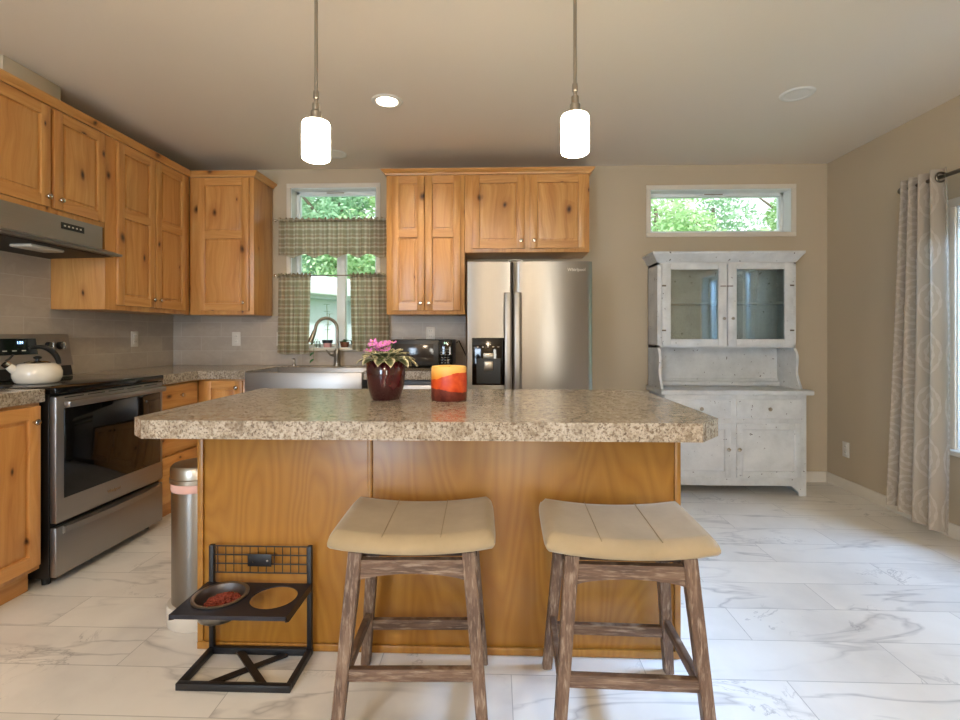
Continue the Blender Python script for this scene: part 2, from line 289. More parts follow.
# ------------------------------------------------------------------ mesh helpers
class MB:
    def __init__(s): s.bm = bmesh.new(); s.uv = None
    def _mi(s, faces, mi):
        for f in faces: f.material_index = mi
    def box(s, x0, x1, y0, y1, z0, z1, bev=0.0, mi=0, seg=2, rot=None, about=None):
        r = bmesh.ops.create_cube(s.bm, size=1.0); vs = r['verts']
        for v in vs: v.co = Vector((x0+(v.co.x+.5)*(x1-x0), y0+(v.co.y+.5)*(y1-y0), z0+(v.co.z+.5)*(z1-z0)))
        fs = set(f for v in vs for f in v.link_faces); s._mi(fs, mi)
        if bev > 0:
            es = list(set(e for v in vs for e in v.link_edges))
            rr = bmesh.ops.bevel(s.bm, geom=es, offset=min(bev, .49*min(abs(x1-x0), abs(y1-y0), abs(z1-z0))), segments=seg, affect='EDGES', profile=.5)
            s._mi(rr['faces'], mi); vs = list(set(v for f in rr['faces'] for v in f.verts))
        if rot is not None:
            bmesh.ops.rotate(s.bm, verts=vs, cent=about or ((x0+x1)/2, (y0+y1)/2, (z0+z1)/2), matrix=rot)
        return s
    def grid(s, rows, mi=0, closed=False, capa=False, capb=False, uv=None):
        V = [[s.bm.verts.new(p) for p in r] for r in rows]; n = len(rows[0])
        if uv and s.uv is None: s.uv = s.bm.loops.layers.uv.new('UVMap')
        for i in range(len(V)-1):
            for j in range(n if closed else n-1):
                k = (j+1) % n
                try: f = s.bm.faces.new((V[i][j], V[i][k], V[i+1][k], V[i+1][j]))
                except ValueError: continue
                f.material_index = mi
                if uv:
                    for lp, q in zip(f.loops, (uv[i][j], uv[i][k], uv[i+1][k], uv[i+1][j])): lp[s.uv].uv = q
        for c, row in ((capa, V[0]), (capb, V[-1])):
            if c:
                try: s.bm.faces.new(row).material_index = mi
                except ValueError: pass
        return s
    def lathe(s, prof, c=(0, 0, 0), seg=32, mi=0, sy=1.0, mat=None, cap=True):
        rows = []
        for r, z in prof:
            rows.append([Vector((r*math.cos(2*math.pi*k/seg), sy*r*math.sin(2*math.pi*k/seg), z)) for k in range(seg)])
        mat = mat or Matrix.Identity(3)
        rows = [[mat @ p+Vector(c) for p in r] for r in rows]
        return s.grid(rows, mi, True, cap, cap)
    def cyl(s, a, b, r, r2=None, seg=16, mi=0):
        a = Vector(a); b = Vector(b); d = b-a; q = d.to_track_quat('Z', 'Y').to_matrix(); r2 = r if r2 is None else r2
        return s.lathe([(r, 0), (r2, d.length)], a, seg, mi, mat=q)
    def tube(s, pts, r, seg=10, mi=0, radii=None):
        pts = [Vector(p) for p in pts]; rows = []; up = None
        for i, p in enumerate(pts):
            t = (pts[min(i+1, len(pts)-1)]-pts[max(i-1, 0)]).normalized()
            if up is None: up = t.orthogonal().normalized()
            else: up = (up-t*up.dot(t)).normalized()
            sd = t.cross(up); rr = radii[i] if radii else r
            rows.append([p+(up*math.cos(2*math.pi*k/seg)+sd*math.sin(2*math.pi*k/seg))*rr for k in range(seg)])
        return s.grid(rows, mi, True, True, True)
    def beam(s, a, b, w, d, xdir=(1, 0, 0), bev=.003, w2=None, mi=0):
        """square leg from a to b; ends cut level"""
        a = Vector(a); b = Vector(b); x = Vector(xdir); y = Vector((0, 0, 1)).cross(x).normalized(); w2 = w2 or w
        rows = []
        for p, ww in ((a, w), (b, w2)):
            k = ww/w; rows.append([p+x*sx*ww/2+y*sy*d*k/2 for sx, sy in ((-1, -1), (1, -1), (1, 1), (-1, 1))])
        n0 = len(s.bm.verts); s.grid(rows, mi, True, True, True); s.bm.verts.ensure_lookup_table()
        vs = [s.bm.verts[i] for i in range(n0, len(s.bm.verts))]
        if bev: bmesh.ops.bevel(s.bm, geom=list(set(e for v in vs for e in v.link_edges)), offset=bev, segments=2, affect='EDGES')
        return s
    def prism(s, poly, axis, a, b, mi=0):
        """polygon in the two other axes swept along axis from a to b"""
        def P(q, t): return {'x': (t, q[0], q[1]), 'y': (q[0], t, q[1]), 'z': (q[0], q[1], t)}[axis]
        A = [s.bm.verts.new(P(q, a)) for q in poly]; B = [s.bm.verts.new(P(q, b)) for q in poly]; n = len(poly)
        fs = [s.bm.faces.new(A), s.bm.faces.new(B)]
        for i in range(n): fs.append(s.bm.faces.new((A[i], A[(i+1) % n], B[(i+1) % n], B[i])))
        s._mi(fs, mi); return s
    def sphere(s, c, r, mi=0, seg=12, sc=(1, 1, 1)):
        rr = bmesh.ops.create_uvsphere(s.bm, u_segments=seg, v_segments=max(6, seg//2), radius=r)
        for v in rr['verts']: v.co = Vector((v.co.x*sc[0]+c[0], v.co.y*sc[1]+c[1], v.co.z*sc[2]+c[2]))
        s._mi(set(f for v in rr['verts'] for f in v.link_faces), mi); return s
    def sweep(s, path, prof, z0=0, mi=0):
        """moulding profile (out, z) along an XY path, mitred, outward to the right of travel"""
        P = [Vector(p) for p in path]; rows = []
        for i, p in enumerate(P):
            ns = []
            for a, b in ((i-1, i), (i, i+1)):
                if a >= 0 and b < len(P):
                    d = (P[b]-P[a]).normalized(); ns.append(Vector((d.y, -d.x)))
            n = ns[0] if len(ns) == 1 else (ns[0]+ns[1])/(1+ns[0].dot(ns[1]))
            rows.append([Vector((p.x+n.x*o, p.y+n.y*o, z0+z)) for o, z in prof])
        return s.grid(rows, mi, True, True, True)
    def build(s, name, mats, parent=None, smooth=30, local=False):
        bmesh.ops.recalc_face_normals(s.bm, faces=s.bm.faces)
        me = bpy.data.meshes.new(name)
        if parent is not None and not local:
            L = Vector(parent.get('_o', (0, 0, 0))); bmesh.ops.translate(s.bm, verts=s.bm.verts, vec=-L)
        s.bm.to_mesh(me); s.bm.free()
        for m in (mats if isinstance(mats, (list, tuple)) else [mats]): me.materials.append(M[m] if isinstance(m, str) else m)
        o = bpy.data.objects.new(name, me); COL.objects.link(o)
        if smooth:
            me.polygons.foreach_set('use_smooth', [True]*len(me.polygons)); me.set_sharp_from_angle(angle=R(smooth))
        if parent is not None:
            o.parent = parent
            o['_o'] = tuple(parent.get('_o', (0, 0, 0)))
        return o
def tag(o, label=None, cat=None, group=None, kind=None):
    if label: o['label'] = label
    if cat: o['category'] = cat
    if group: o['group'] = group
    if kind: o['kind'] = kind
    return o
def thing(name, loc, label, cat, group=None):
    o = bpy.data.objects.new(name, None); COL.objects.link(o); o.location = loc; o['_o'] = tuple(loc); o.empty_display_size = .05
    return tag(o, label, cat, group)
def struct(o, label=None): o['kind'] = 'structure'; 
def solo(mb, name, mats, loc, label, cat, group=None, smooth=30):
    """a thing that is one mesh, its origin at loc"""
    bmesh.ops.translate(mb.bm, verts=mb.bm.verts, vec=-Vector(loc)); o = mb.build(name, mats, None, smooth); o.location = loc
    o['_o'] = tuple(loc); return tag(o, label, cat, group)
def copy_tree(o, parent=None):
    c = o.copy(); COL.objects.link(c)
    if parent is not None: c.parent = parent
    for ch in list(o.children): copy_tree(ch, c)
    return c
def text_mesh(txt, size, depth=.0008):
    cu = bpy.data.curves.new('t', 'FONT'); cu.body = txt; cu.size = size; cu.extrude = depth; cu.align_x = 'CENTER'; cu.align_y = 'CENTER'
    o = bpy.data.objects.new('t', cu); COL.objects.link(o); dg = bpy.context.evaluated_depsgraph_get()
    me = bpy.data.meshes.new_from_object(o.evaluated_get(dg)); bpy.data.objects.remove(o); return me
def put_text(name, txt, size, loc, rot, mat, parent):
    me = text_mesh(txt, size); me.transform(Matrix.Translation(Vector(loc)-Vector(parent['_o'])) @ rot.to_4x4()); me.materials.clear(); me.materials.append(M[mat])
    o = bpy.data.objects.new(name, me); COL.objects.link(o); o.parent = parent; o['_o'] = parent['_o']; return o
FACE_Y = Matrix.Rotation(R(90), 3, 'X')                       # text facing -Y
FACE_X = Matrix.Rotation(R(90), 3, 'Z') @ Matrix.Rotation(R(90), 3, 'X')  # text facing +X
# ------------------------------------------------------------------ the room
WX, EX, BY, RY, CZ = -2.73, 2.67, 4.13, -2.6, 2.57
struct(MB().box(WX-.2, EX+.2, RY-.2, BY+.17, -.1, 0).build('floor', 'floor'))
struct(MB().box(WX-.2, EX+.2, RY-.2, BY+.17, CZ, CZ+.15).build('ceiling', 'ceil'))
def wall_holes(name, axis, u0, u1, d0, d1, z0, z1, holes):
    """wall along axis with rectangular holes (a,b,zlo,zhi), disjoint in u"""
    m = MB(); hs = sorted(holes); cur = u0
    def bx(a, b, lo, hi):
        if b-a < 1e-4 or hi-lo < 1e-4: return
        if axis == 'x': m.box(a, b, d0, d1, lo, hi)
        else: m.box(d0, d1, a, b, lo, hi)
    for a, b, lo, hi in hs:
        bx(cur, a, z0, z1); bx(a, b, z0, lo); bx(a, b, hi, z1); cur = b
    bx(cur, u1, z0, z1); o = m.build(name, 'wall', smooth=0); struct(o); return o
WL = (-1.72, -1.0, 1.075, 2.415); WR = (1.255, 2.385, 2.018, 2.372); WE = (1.15, 2.99, .52, 1.93)
wall_holes('wall_back', 'x', WX-.2, EX+.2, BY, BY+.17, 0, CZ, [WL, WR])
wall_holes('wall_left', 'y', RY, BY, WX-.15, WX, 0, CZ, [])
wall_holes('wall_right', 'y', RY, BY, EX, EX+.17, 0, CZ, [WE])
wall_holes('wall_rear', 'x', WX-.2, EX+.2, RY-.15, RY, 0, CZ, [(-2.4, -1.4, .3, 2.15), (.6, 1.12, .05, 2.15)])
# baseboards
bprof = [(0, 0), (.014, 0), (.014, .07), (.008, .082), (0, .082)]
o = MB().sweep([(EX-.0005, RY), (EX-.0005, BY)][::-1], bprof).build('baseboard_right', 'trim'); struct(o)
o = MB().sweep([(.64, BY-.0005), (EX-.016, BY-.0005)], bprof).build('baseboard_back', 'trim'); struct(o)
# tiled backsplash
tb = MB().box(WX+.0005, WX+.009, 1.5, BY-.001, .936, 1.83).build('wall_tile_left', 'tileL', smooth=0); struct(tb)
m = MB(); y0, y1 = BY-.009, BY-.0005
m.box(WX+.010, -1.755, y0, y1, .936, 1.345); m.box(-1.755, -.96, y0, y1, .936, 1.045); m.box(-.96, -.21, y0, y1, .936, 1.345)
struct(m.build('wall_tile_back', 'tileB', smooth=0))

def window_back(name, a, b, lo, hi, label_cat, transom=None, mull=None, sill=False, sash=None):
    fr = MB(); c = .034; y = BY-.012
    fr.box(a-c, b+c, y, BY-.0005, hi, hi+c, .003); fr.box(a-c, a, y, BY-.0005, lo, hi, .003); fr.box(b, b+c, y, BY-.0005, lo, hi, .003)
    if not sill: fr.box(a-c, b+c, y, BY-.0005, lo-c, lo, .003)
    root = fr.build(name, 'trim'); struct(root)
    j = MB(); t = .006
    j.box(a, a+t, BY, BY+.17, lo, hi); j.box(b-t, b, BY, BY+.17, lo, hi); j.box(a, b, BY, BY+.17, hi-t, hi); j.box(a, b, BY, BY+.17, lo, lo+t)
    j.build('jamb', 'vinyl', root)
    if sill: MB().box(a-c, b+c, BY-.045, BY+.12, lo-.022, lo+.002, .006).build('sill', 'trim', root)
    f = MB(); y2, y3 = BY+.10, BY+.155; w = .028
    a2, b2, lo2, hi2 = a+t, b-t, lo+t, hi-t
    f.box(a2, b2, y2, y3, hi2-w, hi2, .003); f.box(a2, b2, y2, y3, lo2, lo2+w, .003); f.box(a2, a2+w, y2, y3, lo2, hi2, .003); f.box(b2-w, b2, y2, y3, lo2, hi2, .003)
    if transom: f.box(a2, b2, y2, y3, transom-.035, transom+.035, .003)
    if mull: f.box(mull-.036, mull+.036, y2-.01, y3, lo2, (transom or hi2), .003)
    f.build('window_frame', 'vinyl', root)
    panes = []
    top = transom or hi2
    if transom: panes.append((a2, b2, transom, hi2))
    if mull: panes += [(a2, mull, lo2, top), (mull, b2, lo2, top)]
    else: panes.append((a2, b2, lo2, top))
    for p in panes: MB().box(p[0]+.015, p[1]-.015, y2+.024, y2+.028, p[2]+.015, p[3]-.015).build('pane', 'glass', root)
    MB().box((a+b)/2-.09, (a+b)/2+.06, y2-.006, y2+.002, hi2-w*.55, hi2-w*.25).build('latch_strip', 'nickel', root)
    return root
window_back('window_1', *WL, '', transom=1.93, mull=-1.325, sill=True)
window_back('window_2', *WR, '')
# right-hand window
a, b, lo, hi = WE; c = .05
m = MB(); x0, x1 = EX-.014, EX-.0005
m.box(x0, x1, a-c, b+c, hi, hi+c, .003); m.box(x0, x1, a-c, a, lo, hi, .003); m.box(x0, x1, b, b+c, lo, hi, .003); m.box(EX-.05, EX+.1, a-c, b+c, lo-.03, lo, .006)
wr = m.build('window_3', 'trim'); struct(wr)
m = MB(); m.box(EX, EX+.17, a, a+.006, lo, hi); m.box(EX, EX+.17, b-.006, b, lo, hi); m.box(EX, EX+.17, a, b, hi-.006, hi); m.box(EX+.1, EX+.17, a, b, lo, lo+.006); m.build('jamb', 'vinyl', wr)
m = MB(); x2, x3 = EX+.08, EX+.14; w = .045
m.box(x2, x3, a+.006, b-.006, hi-.006-w, hi-.006, .004); m.box(x2, x3, a+.006, b-.006, lo+.006, lo+.006+w, .004)
m.box(x2, x3, a+.006, a+.006+w, lo+.006, hi-.006, .004); m.box(x2, x3, b-.006-w, b-.006, lo+.006, hi-.006, .004); m.box(x2, x3, 2.04, 2.10, lo+.01, hi-.01, .004)
m.build('window_frame', 'vinyl', wr)
for q in ((a+.03, 2.07), (2.07, b-.03)): MB().box(x2+.028, x2+.032, q[0], q[1], lo+.03, hi-.03).build('pane', 'glass', wr)
# rear openings: glazed doors and window behind the viewer
for i, (a, b, lo, hi) in enumerate([(-2.4, -1.4, .3, 2.15), (.6, 1.12, .05, 2.15)]):
    m = MB(); y2, y3 = RY-.12, RY-.07; w = .06
    m.box(a, b, y2, y3, hi-w, hi, .004); m.box(a, b, y2, y3, lo, lo+w, .004); m.box(a, a+w, y2, y3, lo, hi, .004); m.box(b-w, b, y2, y3, lo, hi, .004)
    r_ = m.build('window_%d' % (4+i), 'vinyl'); struct(r_)
    MB().box(a+.03, b-.03, y2+.02, y2+.024, lo+.03, hi-.03).build('pane', 'glass', r_)
# boxed-in vent chase above the left cabinets
o = MB().box(WX+.001, -2.431, 2.385, 2.713, 2.446, CZ-.001, .003).build('trim_1', M['wall']); struct(o)

# ------------------------------------------------------------------ cabinet doors
def frame_map(facing, u0, z0, w):
    """(u, v, out) -> world: 'S' faces -Y at y=w, u along +X; 'E' faces +X at x=w, u along +Y (u0 is the smaller world value)"""
    if facing == 'S': return lambda u, v, o: Vector((u0+u, w-o, z0+v))
    return lambda u, v, o: Vector((w+o, u0+u, z0+v))
def map_box(m, F, u0, u1, v0, v1, o0, o1, bev, mi):
    p = F(u0, v0, o0); q = F(u1, v1, o1)
    m.box(min(p.x, q.x), max(p.x, q.x), min(p.y, q.y), max(p.y, q.y), min(p.z, q.z), max(p.z, q.z), bev, mi)
def panel(m, F, u0, u1, v0, v1, base, raise_=True, mi=0):
    prof = [(0, 0), (.002, -.0125), (.008, -.0125), (.018, -.009), (.0195, -.003), (.030, -.0012)] if raise_ else [(0, 0), (.005, -.006), (.006, -.006)]
    rows = []
    for ins, o in prof:
        rows.append([F(u, v, base+o) for u, v in ((u0+ins, v0+ins), (u1-ins, v0+ins), (u1-ins, v1-ins), (u0+ins, v1-ins))])
    m.grid(rows, mi, True, False, True)
def door_mesh(facing, u0, u1, z0, z1, w, splits=None, st=.056, th=.019, mats=('wood', 'woodh'), raise_=True):
    """framed door with one panel, or two when splits gives the height of the middle rail"""
    m = MB(); F = frame_map(facing, u0, z0, w); W = u1-u0; H = z1-z0; b = .003
    map_box(m, F, 0, st, 0, H, 0, th, b, 0); map_box(m, F, W-st, W, 0, H, 0, th, b, 0)
    rails = [0, H] if splits is None else [0, splits-z0, H]
    map_box(m, F, st, W-st, 0, st, 0, th, 0, 1); map_box(m, F, st, W-st, H-st, H, 0, th, 0, 1)
    ops = []
    if splits is None: ops = [(st, H-st)]
    else:
        s_ = splits-z0; map_box(m, F, st, W-st, s_-st/2, s_+st/2, 0, th, 0, 1); ops = [(st, s_-st/2), (s_+st/2, H-st)]
    for a, c in ops:
        map_box(m, F, st, W-st, a, c, 0, th*.15, 0, 0)
        panel(m, F, st, W-st, a, c, th-.0012, raise_, 0)
    return m, F
def knob(parent, F, u, v, out, mat='chrome', r=.015):
    m = MB(); p = F(u, v, out+.0005); d = (F(u, v, out+1)-F(u, v, out)).normalized(); q = d.to_track_quat('Z', 'Y').to_matrix()
    m.lathe([(.006, 0), (.005, .010), (r*.85, .014), (r, .020), (r*.8, .026), (.001, .028)], p, 20, 0, mat=q)
    return m.build('knob', mat, parent, 50)
def add_door(root, facing, u0, u1, z0, z1, w, splits=None, kn=None, name='door', **kw):
    m, F = door_mesh(facing, u0, u1, z0, z1, w, splits, **kw)
    d = m.build(name, kw.get('mats', ('wood', 'woodh')), root)
    if kn: knob(d, F, kn[0], kn[1], kw.get('th', .019))
    return d
def add_drawer(root, facing, u0, u1, z0, z1, w, mats=('woodh',), kn=True, kmat='chrome'):
    m = MB(); F = frame_map(facing, u0, z0, w); W = u1-u0; H = z1-z0
    map_box(m, F, 0, W, 0, H, 0, .019, .005, 0); d = m.build('drawer', mats, root)
    if kn: knob(d, F, W/2, H/2, .019, kmat)
    return d
def face_frame(m, F, W, H, verts, hor, o0, o1):
    for a, b in verts: map_box(m, F, a, b, 0, H, o0, o1, 0, 0)

# upper cabinets, left wall -------------------------------------------------
UX = -2.38
def upper(name, x0, x1, y0, y1, z0, z1, label):
    r_ = thing(name, ((x0+x1)/2, (y0+y1)/2, z0), label, 'cabinet', 'wall cabinets'); r_['_o'] = tuple(r_.location)
    MB().box(x0, x1, y0, y1, z0, z1, .002).build('body', 'wood', r_); return r_
c1 = upper('wall_cabinet', WX+.0015, UX, 2.205, 2.958, 1.835, 2.405, 'short knotty alder wall cabinet with two doors above the range hood')
add_door(c1, 'E', 2.225, 2.572, 1.862, 2.392, UX+.001, kn=(.318, .05)); add_door(c1, 'E', 2.592, 2.942, 1.862, 2.392, UX+.001, kn=(.03, .05))
c2 = upper('wall_cabinet', WX+.011, UX, 2.962, 3.796, 1.342, 2.405, 'tall knotty alder wall cabinet with two doors right of the range hood')
add_door(c2, 'E', 3.045, 3.388, 1.372, 2.392, UX+.001, splits=1.955, kn=(.31, .055)); add_door(c2, 'E', 3.396, 3.735, 1.372, 2.392, UX+.001, splits=1.955, kn=(.03, .055))
c3 = upper('wall_cabinet', UX+.002, -1.872, 3.80, BY-.0105, 1.342, 2.405, 'knotty alder corner wall cabinet with one door left of the sink window')
add_door(c3, 'S', -2.305, -1.905, 1.372, 2.392, 3.799, splits=1.955, kn=(.365, .06))
c4 = upper('wall_cabinet', -.842, -.2435, 3.80, BY-.0105, 1.342, 2.405, 'tall knotty alder wall cabinet with two doors right of the sink window')
add_door(c4, 'S', -.80, -.549, 1.372, 2.392, 3.799, splits=1.955, kn=(.222, .055)); add_door(c4, 'S', -.543, -.272, 1.372, 2.392, 3.799, splits=1.955, kn=(.03, .055))
c5 = upper('wall_cabinet', -.2415, .70, 3.80, BY-.0015, 1.812, 2.405, 'short knotty alder wall cabinet with two doors above the refrigerator')
add_door(c5, 'S', -.185, .21, 1.84, 2.392, 3.799, kn=(.37, .055)); add_door(c5, 'S', .252, .67, 1.84, 2.392, 3.799, kn=(.03, .055))
crown = [(0, 0), (.008, 0), (.012, .012), (.030, .026), (.036, .034), (.036, .040), (0, .040)]
o = MB().sweep([(UX, 2.205), (UX, 3.80), (-1.872, 3.80), (-1.872, BY-.002)], [(.0008+a, b) for a, b in crown], 2.394+.012).build('crown_moulding', 'woodh')
tag(o, 'alder crown moulding running along the left wall cabinets to the window', 'moulding', 'crown mouldings')
o = MB().sweep([(-.842, BY-.002), (-.842, 3.80), (.70, 3.80), (.70, BY-.002)], [(.0008+a, b) for a, b in crown], 2.394+.012).build('crown_moulding', 'woodh')
tag(o, 'alder crown moulding across the cabinets above microwave and refrigerator', 'moulding', 'crown mouldings')

# base cabinets ---------------------------------------------------------------
BX = -2.115; BF = 3.475
def base(x0, x1, y0, y1, label, kick, facing):
    r_ = thing('base_cabinet', ((x0+x1)/2, (y0+y1)/2, 0), label, 'cabinet', 'base cabinets')
    MB().box(x0, x1, y0, y1, .105, .874, .002).build('body', 'wood', r_)
    if facing == 'E': MB().box(x0, kick, y0+.002, y1-.002, .001, .104).build('toe_kick', 'woodh', r_)
    else: MB().box(x0+.002, x1-.002, kick, y1, .001, .104).build('toe_kick', 'woodh', r_)
    return r_
b1 = base(WX+.011, BX, 1.5, 2.245, 'knotty alder base cabinet left of the stove, nearest the viewer', -2.168, 'E')
add_door(b1, 'E', 1.52, 1.865, .13, .86, BX+.001, kn=(.31, .66)); add_door(b1, 'E', 1.88, 2.232, .13, .86, BX+.001, kn=(.315, .66))
b2 = base(WX+.011, BX, 3.04, 3.473, 'knotty alder drawer base cabinet right of the stove', -2.168, 'E')
add_drawer(b2, 'E', 3.055, 3.44, .715, .862, BX+.001); add_drawer(b2, 'E', 3.055, 3.44, .42, .70, BX+.001); add_drawer(b2, 'E', 3.055, 3.44, .125, .405, BX+.001)
b3 = base(BX+.002, -1.775, BF, BY-.0105, 'narrow knotty alder base cabinet with one door left of the farmhouse sink', BF+.055, 'S')
add_door(b3, 'S', -2.06, -1.79, .13, .862, BF-.001, kn=(.235, .685), st=.05)
b4 = base(-1.773, -.898, BF, BY-.0105, 'alder sink base cabinet under the steel farmhouse sink', BF+.055, 'S')
bpy.data.objects.remove(b4.children[0])
m = MB(); m.box(-1.773, -.898, BF, BY-.0105, .105, .64, .002); m.build('body', 'wood', b4)
add_door(b4, 'S', -1.755, -1.34, .13, .63, BF-.001, kn=(.38, .44)); add_door(b4, 'S', -1.33, -.915, .13, .63, BF-.001, kn=(.035, .44))
# dishwasher
dw = thing('dishwasher', (-.55, 3.8, 0), 'stainless dishwasher under the worktop below the microwave', 'dishwasher')
MB().box(-.894, -.232, 3.49, BY-.012, .08, .868, .002).build('body', 'black', dw)
MB().box(-.882, -.244, 3.452, 3.488, .11, .838, .006).build('door', 'steelh', dw)
MB().box(-.86, -.27, 3.425, 3.445, .775, .80, .006).box(-.84, -.82, 3.44, 3.453, .78, .795).box(-.31, -.29, 3.44, 3.453, .78, .795).build('handle', 'chrome', dw)
MB().box(-.88, -.246, 3.53, 3.6, .001, .079).build('toe_kick', 'black', dw)
# worktops
m = MB()
m.prism([(WX+.0105, 3.036), (-2.068, 3.036), (-2.068, 3.40), (-2.03, 3.438), (-1.746, 3.438), (-1.746, 3.935), (-.922, 3.935), (-.922, 3.438), (-.2235, 3.438), (-.2235, BY-.0105), (WX+.0105, BY-.0105)], 'z', .8755, .935)
o = m.build('worktop', 'lam', smooth=0); tag(o, 'grey-brown speckled laminate worktop running round the corner behind the sink', 'worktop', 'kitchen worktops')
o = MB().box(WX+.0105, -2.092, 1.48, 2.252, .8755, .935, .004).build('worktop', 'lam'); tag(o, 'short speckled laminate worktop left of the stove at photo edge', 'worktop', 'kitchen worktops')

# sink -------------------------------------------------------------------------
sk = thing('farmhouse_sink', (-1.335, 3.67, .645), 'stainless steel apron-front farmhouse sink under the curtained window', 'sink')
m = MB(); X0, X1, Y0, Y1 = -1.744, -.924, 3.405, 3.933
m.box(X0, X1, Y0, Y0+.022, .665, .928, .006); m.box(X0, X0+.014, Y0+.02, Y1, .69, .928, .003); m.box(X1-.014, X1, Y0+.02, Y1, .69, .928, .003)
m.box(X0, X1, Y1-.035, Y1, .69, .928, .003); m.box(X0+.01, X1-.01, Y0+.02, Y1-.01, .68, .692)
m.build('basin', 'steelh', sk)
MB().lathe([(.045, 0), (.045, .004), (.03, .004), (.028, .001)], (-1.335, 3.68, .6925), 24).build('drain', 'chrome', sk)
fc = thing('faucet', (-1.297, 4.03, .9355), 'brushed nickel gooseneck kitchen faucet behind the sink', 'faucet')
m = MB(); fx, fy, z = -1.297, 4.03, .9355
m.lathe([(.030, 0), (.030, .006), (.024, .010), (.022, .055), (.024, .06), (.024, .12), (.018, .13), (.016, .14)], (fx, fy, z), 24)
m.build('body', 'nickel', fc)
pts = [(fx, fy, z+.13), (fx, fy, z+.26)]
for k in range(0, 13):
    t = math.pi*k/13; d = .085*(1-math.cos(t)); pts.append((fx-d*.86, fy-d*.5, z+.30+.085*math.sin(t)))
pts.append((fx-.155, fy-.09, z+.265))
MB().tube(pts, .0125, 14).build('spout', 'nickel', fc, 60)
MB().tube([(fx-.152, fy-.088, z+.285), (fx-.168, fy-.097, z+.235), (fx-.183, fy-.106, z+.19)], .02, 14, radii=[.015, .018, .022]).build('spray_head', 'nickel', fc, 60)
MB().tube([(fx-.02, fy-.012, z+.085), (fx-.045, fy-.03, z+.09), (fx-.075, fy-.05, z+.13)], .008, 10, radii=[.014, .009, .006]).build('lever', 'nickel', fc, 60)
sd = MB().lathe([(.016, 0), (.016, .012), (.009, .016), (.008, .06), (.006, .062), (.001, .063)], (-1.64, 4.0, .9355), 16).tube([(-1.64, 4.0, .99), (-1.64, 3.955, .995)], .005, 8)
solo(sd, 'soap_dispenser', 'nickel', (-1.64, 4.0, .9355), 'small nickel soap dispenser at the left rear of the sink', 'soap dispenser')

# stove -------------------------------------------------------------------------
sv = thing('stove', (-2.4, 2.65, 0), 'stainless steel electric stove with black glass cooktop and oven window', 'stove')
SY0, SY1, SX = 2.272, 3.028, -2.095
MB().box(-2.715, SX, SY0, SY1, .04, .905, .002).build('body', 'black', sv)
for yy in (SY0+.04, SY1-.04): 
    for xx in (-2.62, SX-.05): MB().cyl((xx, yy, .001), (xx, yy, .04), .018).build('foot', 'black', sv)
m = MB(); m.box(-2.715, SX+.035, SY0-.004, SY1+.004, .906, .938, .006); m.build('cooktop', 'blackglass', sv)
m = MB(); fx0, fx1 = SX+.001, SX+.032
ct = MB().box(fx0, fx1, SY0+.004, SY1-.004, .298, .895, .004).build('oven_door', 'steelh', sv)
MB().box(fx1+.0005, fx1+.004, SY0+.045, SY1-.03, .408, .835, .004).build('oven_window', 'blackglass', ct)
m = MB(); m.box(fx1+.012, fx1+.045, SY0+.03, SY1-.03, .842, .874, .008)
for yy in (SY0+.05, SY1-.07): m.box(fx1+.001, fx1+.02, yy, yy+.02, .848, .868)
m.build('handle', 'steelh', ct)
m = MB()
for k in range(5): MB().box(fx1, fx1+.002, SY0+.05+k*.135, SY0+.05+k*.135+.11, .884, .889).build('vent_slot', 'black', ct)
dr = MB().box(fx0, fx1, SY0+.004, SY1-.004, .045, .278, .004).build('drawer', 'steelh', sv)
rows = []
for i in range(17):
    y = SY0+.04+(SY1-SY0-.08)*i/16; bow = .012+.018*math.sin(math.pi*i/16)
    rows.append([(fx1+.0, y, .24), (fx1+bow, y, .245), (fx1+bow, y, .272), (fx1+.0, y, .276)])
MB().grid(rows, 0, True, True, True).build('handle', 'steelh', dr)
put_text('logo', 'Whirlpool', .022, (fx1+.001, 2.63, .352), FACE_X, 'chrome', ct)
# backguard
m = MB(); m.prism([(-2.718, .939), (-2.628, .939), (-2.64, 1.00), (-2.718, 1.00)], 'y', SY0+.01, SY1-.01); m.build('rear_vent', 'black', sv)
m = MB(); m.prism([(-2.718, 1.002), (-2.632, 1.002), (-2.642, 1.03), (-2.668, 1.19), (-2.718, 1.19)], 'y', SY0, SY1); bgd = m.build('control_panel', 'steelh', sv)
dz = lambda z: -2.642-(z-1.03)*(.026/.16)
def tilt(m): return m
m = MB(); m.prism([(dz(1.075)+.001, 1.075), (dz(1.165)+.001, 1.165), (dz(1.165)+.004, 1.165), (dz(1.075)+.004, 1.075)], 'y', 2.38, 2.80); dp = m.build('display', 'blackglass', bgd)
for txt, yy, zz, sz in (('16', 2.55, 1.135, .030), ('1:24', 2.70, 1.142, .022)): put_text('digits', txt, sz, (dz(zz)+.0052, yy, zz), FACE_X, 'blue', dp)
m = MB()
for k in range(6): MB().box(dz(1.10)+.004, dz(1.10)+.0048, 2.43+k*.055, 2.455+k*.055, 1.095, 1.1).build('key_mark', 'plate', dp)
for yy in (2.315, 2.36, 2.88, 2.955):
    kb = MB().cyl((dz(1.12)-.004, yy, 1.12), (dz(1.12)+.022, yy, 1.124), .025, .021, 20).build('knob', 'black', bgd)
    MB().box(dz(1.12)+.021, dz(1.12)+.034, yy-.005, yy+.005, 1.10, 1.146, .002).build('grip', 'chrome', kb)

